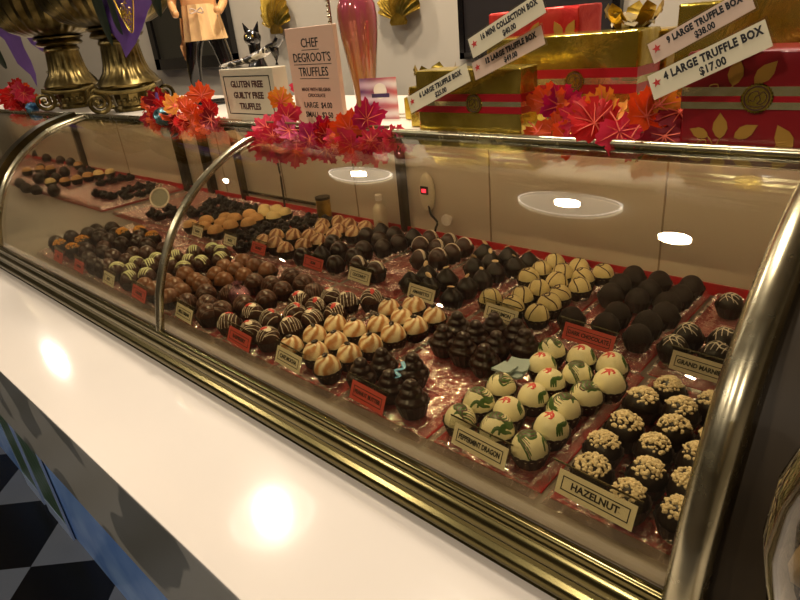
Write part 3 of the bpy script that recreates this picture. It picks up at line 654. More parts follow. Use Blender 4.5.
tray_label(-1.195,.600,.046,'TOFFEE','card','cream name label before the plain tan truffles')
# blue grey cards lying in the kiss tray
t=thing('wafer_stack','small stack of pale blue grey wafer pieces beside the tiered kisses','wafer stack',(-.322,.500,1.0175),rz=R(8))
for i,(dx,dy,w,d,r) in enumerate(((0,0,.030,.034,0),(.002,.006,.028,.030,.15),(-.006,-.010,.022,.022,-.2))):
    pts=[(-w/2,-d/2),(w/2-.004,-d/2+.001),(w/2,-d/2+.006),(w/2-.001,d/2),(0,d/2-.002),(-w/2+.003,d/2),(-w/2+.002,0)]
    link('wafer',poly(bmesh.new(),pts,i*.0032,i*.0032+.0028,Matrix.Translation((dx,dy,.012))@Matrix.Rotation(r,4,'Z')),mat('blue_grey_wafer',(150,168,172),.45),t,smooth=False)
tag(link('ribbon_scrap',tube(bmesh.new(),smoothpts([(-.412,.412,1.056),(-.405,.406,1.053),(-.413,.401,1.050),(-.405,.398,1.047),(-.411,.396,1.044)],4),.0024,6,sq=(1,.25)),mat('light_blue_foil',(110,180,230),.3)),'small crumpled light blue foil scrap caught between the kisses','foil scrap')
t=thing('wrapped_chocolate','shiny foil wrapped chocolate glinting among the drizzled truffles','wrapped chocolate',(-.800,.448,1.0135))
b=bmesh.new(); bmesh.ops.create_icosphere(b,subdivisions=4,radius=.019,matrix=Matrix.Translation((0,0,.0185))@Matrix.Diagonal((1.15,.9,.9,1)))
link('foil_wrap',b,foil('mauve_foil',(120,70,90),(200,150,160),.15,120,1.0),t)
b=bmesh.new(); lathe(b,[(.004,.033),(.002,.036),(.008,.041)],16,8,.25,cap=False); link('twisted_end',b,foil('mauve_foil_end',(120,70,90),(200,150,160),.15,120,1.0),t)
# ------------------------------------------------------------------ gift boxes on the top shelf
T=1.2625
def scallop(r,n=28,a=.06): return [(r*(1+a*cos(n*t))*cos(t),r*(1+a*cos(n*t))*sin(t)) for t in [2*pi*i/(n*6) for i in range(n*6)]]
def seal(parent,x,z,r,y):
    F=Matrix.Translation((x,y,z))@Matrix.Rotation(R(90),4,'X')
    s=link('seal',poly(bmesh.new(),scallop(r),0,.0012,F),M['goldfoil'],parent,smooth=False)
    b=bmesh.new()
    for rr in (r*.84,r*.78): tube(b,[F@Vector((rr*cos(2*pi*i/40),rr*sin(2*pi*i/40),.0014)) for i in range(40)],.0003,5,closed=True)
    for P in ([(-.5,-.3),(-.55,.1),(-.35,.4),(0,.5),(.1,.25),(-.1,.1),(-.2,-.2),(-.45,-.1)],[(.05,-.35),(.25,-.1),(.15,.2),(.35,.45),(.6,.2),(.55,-.2),(.3,-.4),(.05,-.35)],[(-.5,-.5),(0,-.6),(.5,-.5)]):
        tube(b,[F@(Vector((p.x*r,p.y*r,.0014))) for p in smoothpts([(a,c,0) for a,c in P],4)],.0004,5)
    link('embossed_emblem',b,M['brownink'],s,smooth=False)
def gift_box(name,label,x0,x1,y0,d,h,m,z0=T,ribbon=None,sealx=None,rz=0,sr=.011):
    t=thing(name,label,'gift box',((x0+x1)/2,y0+d/2,z0+.0004),rz); w=x1-x0
    b=box(-w/2,w/2,-d/2,d/2,0,h,.0035,seg=3); bmesh.ops.subdivide_edges(b,edges=[e for e in b.edges if e.calc_length()>.03],cuts=6,use_grid_fill=True)
    rr=random.Random(int(w*1e4))
    for v in b.verts:
        if v.co.z>.004: v.co+=Vector((rr.uniform(-1,1),rr.uniform(-1,1),rr.uniform(-1,.4)))*.0007
    link('wrapped_box',b,M[m],t,smooth=25)
    if ribbon:
        for (za,zb,rm,nm) in ribbon:
            q=bmesh.new(); e=.0013
            bx(q,-w/2-e,w/2+e,-d/2-e,-d/2,h*za,h*zb); bx(q,w/2,w/2+e,-d/2,d/2+e,h*za,h*zb); bx(q,-w/2-e,-w/2,-d/2,d/2+e,h*za,h*zb)
            link(nm,q,M[rm],t,smooth=False)
        if sealx is not None: seal(t,sealx*w,h*(ribbon[0][0]+ribbon[-1][1])/2,sr,-d/2-.0014)
    return t
A=gift_box('gift_box','gold foil gift box with red striped ribbon, front left of the boxes',-.551,-.391,.630,.040,.081,'goldfoil',ribbon=[(.36,.46,'ribbonred','red_ribbon'),(.46,.53,'ribbonpale','pale_ribbon'),(.53,.64,'ribbonred','red_ribbon')],sealx=.09,sr=.0115)
B=gift_box('gift_box','larger gold foil gift box with round seal behind the front gold box',-.505,-.296,.728,.065,.108,'goldfoil',ribbon=[(.36,.46,'ribbonred','red_ribbon'),(.46,.53,'ribbonpale','pale_ribbon'),(.53,.63,'ribbonred','red_ribbon')],sealx=.13,sr=.012)
Cb=gift_box('gift_box','bright red gift box with gold leaf print behind the gold boxes',-.560,-.415,.815,.07,.140,'pinkred')
D=gift_box('gift_box','dark red gift box with gold leaf print and round seal, front right',-.209,-.075,.630,.06,.089,'redbox',ribbon=[(.43,.50,'ribbonpale','pale_ribbon'),(.50,.56,'ribbonred','red_ribbon'),(.56,.65,'ribbonpale','pale_ribbon')],sealx=-.02,sr=.0125)
E_=gift_box('gift_box','large matte gold gift box standing behind the dark red box',-.254,-.05,.722,.09,.130,'goldfoil')
def leafpat(parent,w,h,y,spots,m='goldprint'):
    for x,z,s,a in spots:
        F=Matrix.Translation((x*w,y,z*h))@Matrix.Rotation(R(90),4,'X')@Matrix.Rotation(a,4,'Z')@Matrix.Diagonal((s,s,1,1))
        b=bmesh.new(); poly(b,[(0,0),(.18,.15),(.3,.42),(.26,.7),(0,1.1),(-.26,.7),(-.3,.42),(-.18,.15)],0,.0006,F); link('gold_leaf_print',b,M[m],parent,smooth=False)
    for x,z,s,a in spots[::2]:
        F=Matrix.Translation((x*w,y-.0003,z*h))@Matrix.Rotation(R(90),4,'X')@Matrix.Rotation(a,4,'Z')
        b=bmesh.new(); tube(b,[F@(v*s) for v in smoothpts([(0,0,0),(-.3,-.4,0),(-.8,-.5,0),(-.9,-.1,0),(-.6,0,0),(-.55,-.2,0)],4)],.0006,5); link('gold_scroll_print',b,M[m],parent,smooth=False)
leafpat(D,.134,.089,-.0302,[(-.22,.12,.022,.1),(-.13,.14,.02,-1.0),(-.3,.14,.017,1.2),(.22,.02,.024,.5),(.30,.02,.024,-.45),(.33,.66,.026,-.6),(-.18,.66,.022,-.1),(-.05,.68,.022,-.7),(.40,.9,.018,-1.6)])
leafpat(Cb,.145,.140,-.0352,[(.33,.72,.022,.5),(.38,.72,.022,-.5),(-.3,.7,.02,.3),(0,.75,.02,-.6)])
# price tags
def star(r): return [(r*(1 if i%2==0 else .42)*sin(pi*i/5),r*(1 if i%2==0 else .42)*cos(pi*i/5)) for i in range(10)]
def price_tag(c,w,h,ang,l1,l2,label,y,tilt=12,ts=.0078,sx=.78,cardm='card',yaw=0):
    t=thing('price_tag',label,'price tag',(c[0],y,c[1]),group='slanted price tags on the gift boxes'); 
    t.rotation_mode='QUATERNION'; t.rotation_quaternion=(Matrix.Rotation(R(yaw),3,'Z')@Matrix.Rotation(R(90-tilt),3,'X')@Matrix.Rotation(R(ang),3,'Z')).to_quaternion()
    link('laminate_sleeve',box(-w/2-.002,w/2+.002,-h/2-.002,h/2+.002,-.0005,-.0001),M['acrylic'],t,smooth=False)
    link('tag_card',box(-w/2,w/2,-h/2,h/2,-.0001,.0004),M[cardm],t,smooth=False)
    text(l1,ts,M['ink'],t,Matrix.Translation((.005,h*.19,.0006)),bold=.00045,sx=sx,sp=1.1)
    text(l2,ts,M['ink'],t,Matrix.Translation((.004,-h*.25,.0006)),bold=.0003,sx=sx*1.1,name='price_lettering')
    link('red_star',poly(bmesh.new(),star(.0042),.0004,.0009,Matrix.Translation((-w/2+.0065,h*.1,0))),M['star'],t,smooth=False)
    return t
price_tag((-.391,1.388),.096,.0225,25,'16 MINI COLLECTION BOX','$40.00','tag reading 16 MINI COLLECTION BOX $40.00, topmost left',.60,ts=.0085,sx=.66)
price_tag((-.399,1.3595),.094,.0205,22,'12 LARGE TRUFFLE BOX','$49.00','tag reading 12 LARGE TRUFFLE BOX $49.00, below the topmost left tag',.615,ts=.0085,sx=.68,cardm='pinkcard')
price_tag((-.494,1.3235),.098,.0215,23,'6 LARGE TRUFFLE BOX','$25.00','tag reading 6 LARGE TRUFFLE BOX $25.00 on the front gold box',.605,ts=.0085,sx=.72)
price_tag((-.196,1.3735),.088,.0196,28,'9 LARGE TRUFFLE BOX','$38.00','tag reading 9 LARGE TRUFFLE BOX $38.00, upper of the right pair',.612,ts=.0082,sx=.70,cardm='pinkcard')
price_tag((-.182,1.3455),.0995,.0233,25.5,'4 LARGE TRUFFLE BOX','$17.00','tag reading 4 LARGE TRUFFLE BOX $17.00 over the dark red box',.598,ts=.0099,sx=.74)
# foil bows
def bow(x,y,z,s,m1,m2,label,n=9):
    t=thing('foil_bow',label,'bow',(x,y,z)); rr=random.Random(n)
    for i in range(n):
        a=2*pi*i/n; e=.5+.5*(i%2); L=[]
        for k in range(13):
            u=k/12; r=s*(sin(pi*u)**.8)*(1 if e>.6 else .75); L.append((r*cos(a+.3*(u-.5)),r*sin(a+.3*(u-.5)),s*.55*e*(1-cos(2*pi*u))/2*1.2+(u*.12*s)))
        tb=bmesh.new(); tube(tb,L,s*.28,6,sq=(1,.05),up=Vector((-sin(a),cos(a),.01)).cross(Vector((0,0,1)))*-1); link('bow_loop',tb,M[m1 if i%2 else m2],t,smooth=50)
    return t
bow(-.575,.70,T+.055,.030,'goldfoil','whiteic','crumpled gold and white bow behind the front gold box')
bow(-.335,.80,T+.105,.034,'gold','white','gold and white bow behind the larger gold box',10)
b=thing('small_gift_box','small gold box under the crumpled bow, behind the front gold box','gift box',(-.575,.70,T)); link('wrapped_box',box(-.03,.03,-.025,.025,0,.056,.002),M['goldfoil'],b,smooth=False)
b=thing('tall_gift_box','tall gold box under the white bow, behind the larger gold box','gift box',(-.335,.825,T)); link('wrapped_box',box(-.045,.045,-.025,.03,0,.104,.002),M['gold'],b,smooth=False)
# ------------------------------------------------------------------ autumn garlands
HALF=[(0,1.0),(.10,.86),(.22,.84),(.19,.68),(.26,.60),(.40,.66),(.46,.76),(.56,.66),(.66,.66),(.62,.52),(.70,.44),(.62,.38),(.68,.32),(.80,.36),(.86,.24),(1.0,.18),(.86,.08),(.88,-.06),(.70,-.12),(.60,-.20),(.58,-.34),(.42,-.32),(.34,-.44),(.20,-.34),(.06,-.26)]
OUT=HALF+[(-x,y) for x,y in HALF[::-1] if x>0]
def leaf_bm(s,seed):
    rr=random.Random(seed); bm=bmesh.new(); k1=rr.uniform(.15,.5); k2=rr.uniform(-.3,.35)
    def zz(x,y): return (k1*x*x+k2*y*y+.06*sin(7*x+seed)*cos(5*y))*s
    O=[(x+rr.uniform(-.03,.03),y+rr.uniform(-.03,.03)) for x,y in OUT]; rings=[]
    for f in (1,.66,.33):
        rings.append([bm.verts.new((x*f*s,(y*f+.05*(1-f))*s,zz(x*f,y*f)-(.03*s if i%6 in(2,3) else 0)*f)) for i,(x,y) in enumerate(O)])
    c=bm.verts.new((0,.05*s,0)); n=len(O)
    for a,b in zip(rings,rings[1:]):
        for i in range(n): bm.faces.new((a[i],a[(i+1)%n],b[(i+1)%n],b[i]))
    for i in range(n): bm.faces.new((rings[-1][i],rings[-1][(i+1)%n],c))
    r=bmesh.ops.solidify(bm,geom=bm.faces[:],thickness=.0006)
    v=bmesh.new()
    for tx,ty in ((0,.9),(.75,.18),(-.75,.18),(.42,.55),(-.42,.55),(.4,-.2),(-.4,-.2)):
        P=[(tx*u*s,(ty*u+.05*(1-u))*s,zz(tx*u,ty*u)+.0008) for u in (0,.35,.7,1)]; tube(v,P,.0007,5,rs=[.0009,.0007,.0005,.0002])
    tube(v,[(0,.05*s,.0005),(0,-.3*s,-.001),(.05*s,-.6*s,-.004)],.0009,5)
    return bm,v
LEAFS={}
def garland(name,label,spine,leaves,ls=.85,dz=.006):
    t=thing(name,label,'garland',spine[0],group='autumn leaf garlands along the case top'); o0=Vector(spine[0])
    link('stem',tube(bmesh.new(),[p-o0 for p in smoothpts(spine,5)],.0018,6),M['twig'],t)
    for i,(x,y,z,s,m,fx,rz) in enumerate(leaves):
        key=(i%5,m)
        if key not in LEAFS: LEAFS[key]=[b for b in leaf_bm(1,i%5+1)]; 
        s*=ls; z-=dz if z<1.31 else dz*.4; fx+=random.uniform(-18,14)
        bm,v=leaf_bm(s,i%5+1)
        o=link('leaf',bm,M[m],t,smooth=25); link('leaf_vein',v,M['vein'],o)
        o.location=Vector((x,y,z))-o0
        o.rotation_mode='QUATERNION'; o.rotation_quaternion=(Matrix.Rotation(math.atan2(-x,y)*.9+R(random.uniform(-42,42)),3,'Z')@Matrix.Rotation(R(fx),3,'X')@Matrix.Rotation(R(rz),3,'Z')).to_quaternion()
    return t
P,Mg,Rd,Or,Cr,Am='lf_pink','lf_mag','lf_red','lf_or','lf_crim','lf_amber'
rr=random.Random(11)
def rnd_leaves(x0,x1,y,z0,z1,n,cols,s=(.02,.032)):
    return [(rr.uniform(x0,x1),y+rr.uniform(-.02,.02),rr.uniform(z0,z1),rr.uniform(*s),rr.choice(cols),rr.uniform(50,100),rr.uniform(0,360)) for _ in range(n)]
garland('leaf_garland','pink and magenta leaf garland spilling over the rail before the two signs',[(-.90,.606,1.274),(-.80,.59,1.277),(-.70,.61,1.273),(-.60,.622,1.272)],
 [(-.835,.575,1.268,.037,P,72,150),(-.80,.585,1.262,.034,Mg,80,200),(-.845,.59,1.285,.030,P,60,40),(-.765,.58,1.258,.032,P,80,170),(-.74,.585,1.272,.032,Mg,70,300),(-.705,.59,1.262,.030,Mg,85,190),(-.72,.60,1.285,.026,Mg,75,10),(-.80,.60,1.300,.030,P,80,20),
  (-.825,.61,1.312,.030,Am,80,330),(-.785,.59,1.285,.028,Mg,60,90),(-.755,.60,1.268,.026,Rd,60,250),(-.685,.60,1.270,.026,P,50,120),(-.66,.60,1.288,.034,Or,80,345),(-.675,.60,1.272,.026,Or,75,60),(-.635,.615,1.300,.034,Mg,85,0),(-.615,.61,1.280,.028,Mg,80,200),
  (-.60,.61,1.270,.024,P,60,120),(-.585,.615,1.274,.026,P,70,40),(-.565,.612,1.272,.022,Mg,60,310),(-.625,.60,1.268,.026,P,70,230),(-.855,.69,1.318,.036,P,85,350),(-.845,.68,1.29,.03,Rd,85,10),(-.735,.60,1.258,.024,P,80,150),(-.82,.58,1.255,.026,P,80,180)]+rnd_leaves(-.84,-.56,.60,1.264,1.28,12,[P,Mg,Mg,P,Rd]),ls=.95,dz=.019)
garland('leaf_garland','red and orange leaf garland left of the GLUTEN FREE block',[(-1.34,.62,1.274),(-1.2,.615,1.277),(-1.07,.62,1.273),(-.97,.625,1.270)],
 [(-1.25,.62,1.305,.042,Cr,80,350),(-1.21,.61,1.292,.038,Rd,80,40),(-1.17,.61,1.300,.036,Am,85,20),(-1.13,.61,1.295,.034,Or,80,320),(-1.08,.62,1.315,.034,Or,85,0),(-1.06,.62,1.29,.034,Rd,85,20),(-1.14,.60,1.272,.034,Rd,70,180),(-1.10,.60,1.270,.030,Or,70,250),
  (-1.19,.61,1.275,.034,Rd,75,200),(-1.30,.62,1.275,.034,Cr,80,170),(-1.31,.62,1.295,.032,Or,80,300),(-1.06,.60,1.268,.026,Or,70,110),(-1.03,.615,1.266,.024,Rd,60,30),(-1.26,.61,1.272,.030,Or,75,80)]+rnd_leaves(-1.3,-1.03,.62,1.27,1.29,8,[Rd,Or,Cr]))
garland('leaf_garland','red and orange leaf garland nestled between the gift boxes',[(-.38,.665,1.285),(-.32,.645,1.275),(-.26,.64,1.275),(-.215,.65,1.272)],
 [(-.355,.66,1.300,.026,Mg,80,20),(-.37,.655,1.302,.026,Or,85,350),(-.34,.66,1.290,.024,P,80,40),(-.375,.64,1.275,.024,Or,70,200),(-.35,.645,1.273,.022,Or,60,90),(-.305,.655,1.293,.026,Am,80,330),(-.30,.65,1.300,.024,Am,80,10),(-.325,.65,1.288,.026,P,75,60),
  (-.295,.625,1.288,.034,Rd,78,25),(-.27,.628,1.283,.033,P,75,190),(-.245,.63,1.295,.032,Or,75,320),(-.225,.635,1.278,.028,Cr,80,200),(-.255,.64,1.272,.026,Cr,70,160),(-.215,.645,1.298,.024,Cr,80,30),(-.285,.64,1.273,.024,Rd,60,100),(-.235,.64,1.305,.022,Am,80,0)]+rnd_leaves(-.37,-.29,.66,1.268,1.288,8,[Or,P,Am]),ls=1.08,dz=.004)
garland('leaf_garland','red leaf garland at far left beside the urns',[(-2.35,.64,1.275),(-2.2,.64,1.285),(-2.05,.64,1.273)],
 rnd_leaves(-2.32,-2.06,.64,1.275,1.34,16,[Rd,Rd,Cr,P,Or],(.035,.05)))
t=thing('tinsel_cluster','crumpled copper tinsel below the larger gold box','tinsel',(-.315,.645,1.268)); b=bmesh.new()
for i in range(60): p=Vector((rr.gauss(0,.018),rr.gauss(0,.006),abs(rr.gauss(0,.010)))); q=p+Vector((rr.uniform(-1,1),rr.uniform(-1,1),rr.uniform(-.2,1)))*.008; tube(b,[p,(p+q)/2+Vector((0,0,.003)),q],.0009,4,sq=(1,.3))
link('tinsel_strands',b,foil('copper_tinsel',(190,110,40),(250,190,90),.1,40,.3),t,kind='stuff')
# ------------------------------------------------------------------ signs on the top
t=thing('sign_block','cream block sign reading GLUTEN FREE GUILTY FREE TRUFFLES','sign',(-.985,.675,T+.0003),rz=R(-2))
link('block',box(-.088,.088,-.015,.015,0,.092,.0015),mat('pale_grey_board',(196,186,160),.5),t,smooth=False)
b=bmesh.new()
for a in ((-.076,.076,.012,.0135),(-.076,.076,.0785,.080),(-.076,-.0745,.012,.080),(.0745,.076,.012,.080)): bx(b,a[0],a[1],-.0158,-.0149,a[2],a[3])
link('printed_border',b,M['ink'],t,smooth=False)
F=Matrix.Translation((0,-.0154,0))@Matrix.Rotation(R(90),4,'X')
for i,s in enumerate(('GLUTEN FREE','GUILTY FREE','TRUFFLES')): text(s,.0155,M['brownink'],t,Matrix.Translation((0,0,.065-.0195*i))@F,bold=.0005,sx=1.12 if i<2 else 1.05)
t=thing('tent_sign','tall pale pink sign reading CHEF DEGROOT\'S TRUFFLES with prices','sign',(-.772,.648,T+.0003),rz=R(-3),rot=None)
link('sign_board',box(-.062,.060,-.004,.004,0,.148,.001),mat('pale_pink_board',(226,188,160),.5),t,smooth=False)
link('board_leg',box(-.055,.055,.004,.008,0,.11,.001),M['card'],t,smooth=False)
F=Matrix.Translation((0,-.0043,0))@Matrix.Rotation(R(90),4,'X')
for s,z,sz,sx,u in (('CHEF',.125,.0185,1.0,1),("DEGROOT'S",.104,.0185,.95,1),('TRUFFLES',.083,.0185,.95,1),('MADE WITH BELGIAN',.057,.0075,1,0),('CHOCOLATE',.048,.0075,1,0),('LARGE  $4.00',.033,.0125,1,0),('SMALL  $2.50',.018,.0125,1,0)):
    o=text(s,sz,M['ink'] if sz>.008 else M['brownink'],t,Matrix.Translation((-.001,0,z))@F,sx=sx,bold=.0001)
    if u:
        w=max(v.co.x for v in o.data.vertices); link('underline',box(-w-.002,w,-.0046,-.0041,z-.0098,z-.009),M['ink'],t,smooth=False)
t=thing('printed_card','glossy card with purple and red swirl print beside the pink vase','card',(-.715,.725,T+.0003),rz=R(14))
def swirlmat():
    t=NT('purple_swirl_print'); b=t.b; b.inputs['Roughness'].default_value=.25
    w=t.node('ShaderNodeTexWave'); w.wave_type='RINGS'; w.inputs['Scale'].default_value=14; w.inputs['Distortion'].default_value=3
    mp=t.node('ShaderNodeMapping'); mp.inputs['Location'].default_value=(.03,0,-.02); t.link(t.coord(),mp.inputs[0]); t.link(mp.outputs[0],w.inputs[0])
    s=t.node('ShaderNodeSeparateXYZ'); t.link(t.coord(),s.inputs[0]); f=t.math('ADD',t.math('MULTIPLY',s.outputs[0],14),.5,True)
    c=t.mixc(f,lin((84,50,110)),lin((214,110,110))); c2=t.mixc(f,lin((190,160,200)),lin((252,240,236)))
    t.link(t.mixc(w.outputs['Fac'],c,c2),b.inputs['Base Color']); return t.m
link('card_sheet',box(-.034,.034,-.0008,.0008,0,.064),swirlmat(),t,smooth=False)
ce=link('card_emblem',lathe(bmesh.new(),[(0,.0),(.012,0),(.012,.0006),(0,.0006)],24,cap=False),M['white'],t); ce.location=(.004,-.001,.044); ce.rotation_euler=(R(90),0,0)
link('title_band',box(-.012,.020,-.0022,-.0012,.034,.040),mat('navy_band',(60,40,90),.4),t,smooth=False)
link('card_stand',box(-.034,.05,.001,.012,0,.006),M['acrylic'],t,smooth=False)
# vase
def vasemat():
    t=NT('pink_amber_glass'); b=t.b; vm=t.node('ShaderNodeMapping'); vm.inputs['Scale'].default_value=(1,1,.12); t.link(t.coord(),vm.inputs[0]); b.inputs['Roughness'].default_value=.12; b.inputs['Coat Weight'].default_value=.6; b.inputs['Metallic'].default_value=.25
    s=t.node('ShaderNodeSeparateXYZ'); t.link(t.coord(),s.inputs[0]); n=t.noise(60,3,vm.outputs[0],.6,.4)
    f=t.math('ADD',t.math('MULTIPLY',s.outputs[2],8),t.math('ADD',t.math('MULTIPLY',n,1.6),-1.5),True)
    t.link(t.mixc(f,lin((150,100,52)),lin((176,70,98))),b.inputs['Base Color']); return t.m
t=thing('glass_vase','tall pink and amber glass vase behind the price sign','vase',(-.822,.80,T+.0003))
link('vase_body',lathe(bmesh.new(),[(.020,0),(.023,.004),(.020,.010),(.0185,.02),(.0215,.05),(.027,.09),(.032,.125),(.0345,.155),(.033,.175),(.026,.19),(.018,.202),(.015,.215),(.018,.232),(.024,.242)],32,16,.012),vasemat(),t)
link('neck_ring',lathe(bmesh.new(),[(.0155,.205),(.019,.208),(.0155,.212)],24,cap=False),M['gold'],t)
t=thing('bead_strand','silver bead strand hanging straight beside the glass vase','bead strand',(-.88,.79,T)); 
link('strand_rod',tube(bmesh.new(),[(0,0,0),(0,0,.2)],.0022,8),M['chrome'],t)
b=bmesh.new()
for i in range(22): bmesh.ops.create_uvsphere(b,u_segments=8,v_segments=6,radius=.0034,matrix=Matrix.Translation((0,-.003,.01+.0085*i)))
link('silver_beads',b,M['chrome'],t,kind='stuff')
t=thing('clear_globe','clear plastic globe with a metal band behind the front gold box','globe ornament',(-.60,.715,T+.026))
b=bmesh.new(); bmesh.ops.create_uvsphere(b,u_segments=28,v_segments=18,radius=.026); link('globe',b,M['jarglass'],t)
link('metal_band',tube(bmesh.new(),[(.0262*cos(2*pi*i/32),.0262*sin(2*pi*i/32),0) for i in range(32)],.0012,6,closed=True),M['chrome'],t)
b=bmesh.new(); bmesh.ops.create_icosphere(b,subdivisions=2,radius=.011,matrix=Matrix.Translation((0,0,-.013))); link('gold_filling',b,M['goldfoil'],t,smooth=False)
t=thing('perfume_bottle','small square gold bottle between the printed card and the globe','bottle',(-.652,.735,T+.0003))
link('bottle_body',box(-.010,.010,-.010,.010,0,.034,.003),M['goldfoil'],t); link('bottle_cap',lathe(bmesh.new(),[(.006,.034),(.006,.044),(.003,.046)],16),M['chrome'],t)
# ------------------------------------------------------------------ cat figurine and platter on the sign block
t=thing('cat_figurine','black glossy cat figurine with pricked ears above the GLUTEN FREE block','figurine',(-1.046,.735,T+.0003),rz=R(35))
b=bmesh.new(); me_pts=[((0,0,0),.030),((0,0,.045),.030),((0,-.005,.085),.022),((0,-.012,.112),.0125),((0,-.016,.132),.0135),((0,-.026,.142),.0155)]
lathe(b,[(.028,0),(.034,.012),(.033,.04),(.026,.07),(.017,.095),(.0115,.112),(.0115,.125),(.013,.134)],24)
bmesh.ops.create_uvsphere(b,u_segments=20,v_segments=14,radius=.0165,matrix=Matrix.Translation((0,-.003,.141))@Matrix.Diagonal((1,1.1,.9,1)))
bmesh.ops.create_uvsphere(b,u_segments=14,v_segments=10,radius=.0085,matrix=Matrix.Translation((0,-.018,.137))@Matrix.Diagonal((1,1,.8,1)))
link('cat_body',b,M['black'],t)
for s in (-1,1):
    b=bmesh.new(); bmesh.ops.create_cone(b,cap_ends=True,segments=12,radius1=.0068,radius2=.0006,depth=.020,matrix=Matrix.Translation((s*.0115,-.002,.159))@Matrix.Rotation(R(s*22),4,'Y')@Matrix.Diagonal((1,.55,1,1))); link('cat_ear',b,M['black'],t)
    b=bmesh.new(); bmesh.ops.create_uvsphere(b,u_segments=10,v_segments=8,radius=.0024,matrix=Matrix.Translation((s*.006,-.0185,.144))); link('cat_eye',b,M['gold'],t)
tail=link('cat_tail',tube(bmesh.new(),smoothpts([(-.02,.01,.01),(-.045,.0,.012),(-.055,-.01,.04),(-.05,-.005,.075),(-.065,0,.09)],5),.006,10),M['black'],t)
def zebra():
    t=NT('silver_zebra_pattern'); b=t.b; b.inputs['Roughness'].default_value=.25; b.inputs['Metallic'].default_value=.5
    n=t.noise(40,2,None,.5,1.5); t.link(t.ramp(n,[(.48,lin((24,22,22))),(.52,lin((214,208,196)))]),b.inputs['Base Color']); return t.m
t=thing('shoe_ornament','black and silver patterned high heeled shoe ornament on the sign block','shoe',(-1.0,.690,T+.0935),rz=R(8))
b=bmesh.new()
tube(b,smoothpts([(-.085,0,.004),(-.05,0,.007),(-.01,0,.011),(.03,0,.020),(.06,0,.032),(.075,0,.036)],5),.01,12,sq=(1,.42),rs=[.004+.012*sin(pi*min(1,(i+1)/27)) for i in range(26)])
link('shoe_upper',b,zebra(),t); link('shoe_heel',tube(bmesh.new(),[(.062,0,.030),(.066,0,.016),(.064,0,0)],.004,10,rs=[.010,.006,.003]),M['black'],t)
link('shoe_back',tube(bmesh.new(),smoothpts([(.055,0,.028),(.072,0,.035),(.082,0,.045)],4),.010,10,sq=(1,.6),rs=None),M['black'],t)
# ------------------------------------------------------------------ statue (waiter figurine)
t=thing('waiter_statue','tall statue with black trousers and peach apron standing on the case top','statue',(-1.42,.86,T+.0003),rz=R(50))
me=bpy.data.meshes.new('statue_body'); V=[];Ed=[];Rr=[]
def jn(p,r,par=None):
    V.append(p);Rr.append(r)
    if par is not None: Ed.append((par,len(V)-1))
    return len(V)-1
pel=jn((0,0,.185),.034); ch=jn((0,0,.235),.036,pel); sh=jn((0,-.002,.285),.040,ch); nk=jn((0,0,.318),.014,sh); hd=jn((0,-.004,.350),.026,nk); hd2=jn((0,-.004,.372),.022,hd)
for s in (-1,1):
    h=jn((s*.024,0,.170),.026,pel); k=jn((s*.040,-.010,.095),.021,h); a=jn((s*.046,.004,.02),.015,k); f=jn((s*.048,-.018,.009),.010,a); jn((s*.050,-.034,.008),.008,f)
    s1=jn((s*.045,0,.285),.016,sh); e=jn((s*.062,-.005,.23),.012,s1); w=jn((s*.05,-.045,.205),.009,e); jn((s*.045,-.062,.21),.009,w)
me.from_pydata(V,Ed,[]); o=bpy.data.objects.new('statue_body',me); COL.objects.link(o)
sk=o.modifiers.new('skin','SKIN'); 
for i,v in enumerate(me.skin_vertices[0].data): v.radius=(Rr[i],Rr[i]*.9); v.use_root=(i==0)
o.modifiers.new('sub','SUBSURF').levels=2
dg=bpy.context.evaluated_depsgraph_get(); dg.update(); nm=bpy.data.meshes.new_from_object(o.evaluated_get(dg)); bpy.data.objects.remove(o)
nm.materials.clear(); nm.materials.append(M['black']); nm.materials.append(mat('peach_shirt',(222,164,104),.4))
for p in nm.polygons: p.use_smooth=True; p.material_index=1 if p.center.z>.20 else 0
o=bpy.data.objects.new('statue_body',nm); COL.objects.link(o); o.parent=t
b=bmesh.new(); lathe(b,[(.040,.225),(.043,.20),(.047,.175),(.051,.148),(.049,.147),(.044,.176),(.039,.20),(.037,.224)],48,12,.05,cap=False); link('apron',b,mat('peach_apron',(244,200,140),.35),t)
link('apron_bow',tube(bmesh.new(),smoothpts([(0,-.048,.21),(-.012,-.052,.216),(-.014,-.052,.206),(0,-.049,.21),(.012,-.052,.216),(.014,-.052,.205),(0,-.049,.209)],4),.0018,6),M['pinkcard'],t)
link('apron_tail',tube(bmesh.new(),smoothpts([(-.048,0,.20),(-.054,0,.15),(-.052,-.002,.10),(-.049,0,.07)],5),.010,8,sq=(1,.3)),M['apr'] if 'apr' in M else mat('apron_cloth',(214,160,104),.5),t)
link('statue_base',lathe(bmesh.new(),[(.055,0),(.056,.004),(.052,.007)],32),M['black'],t)
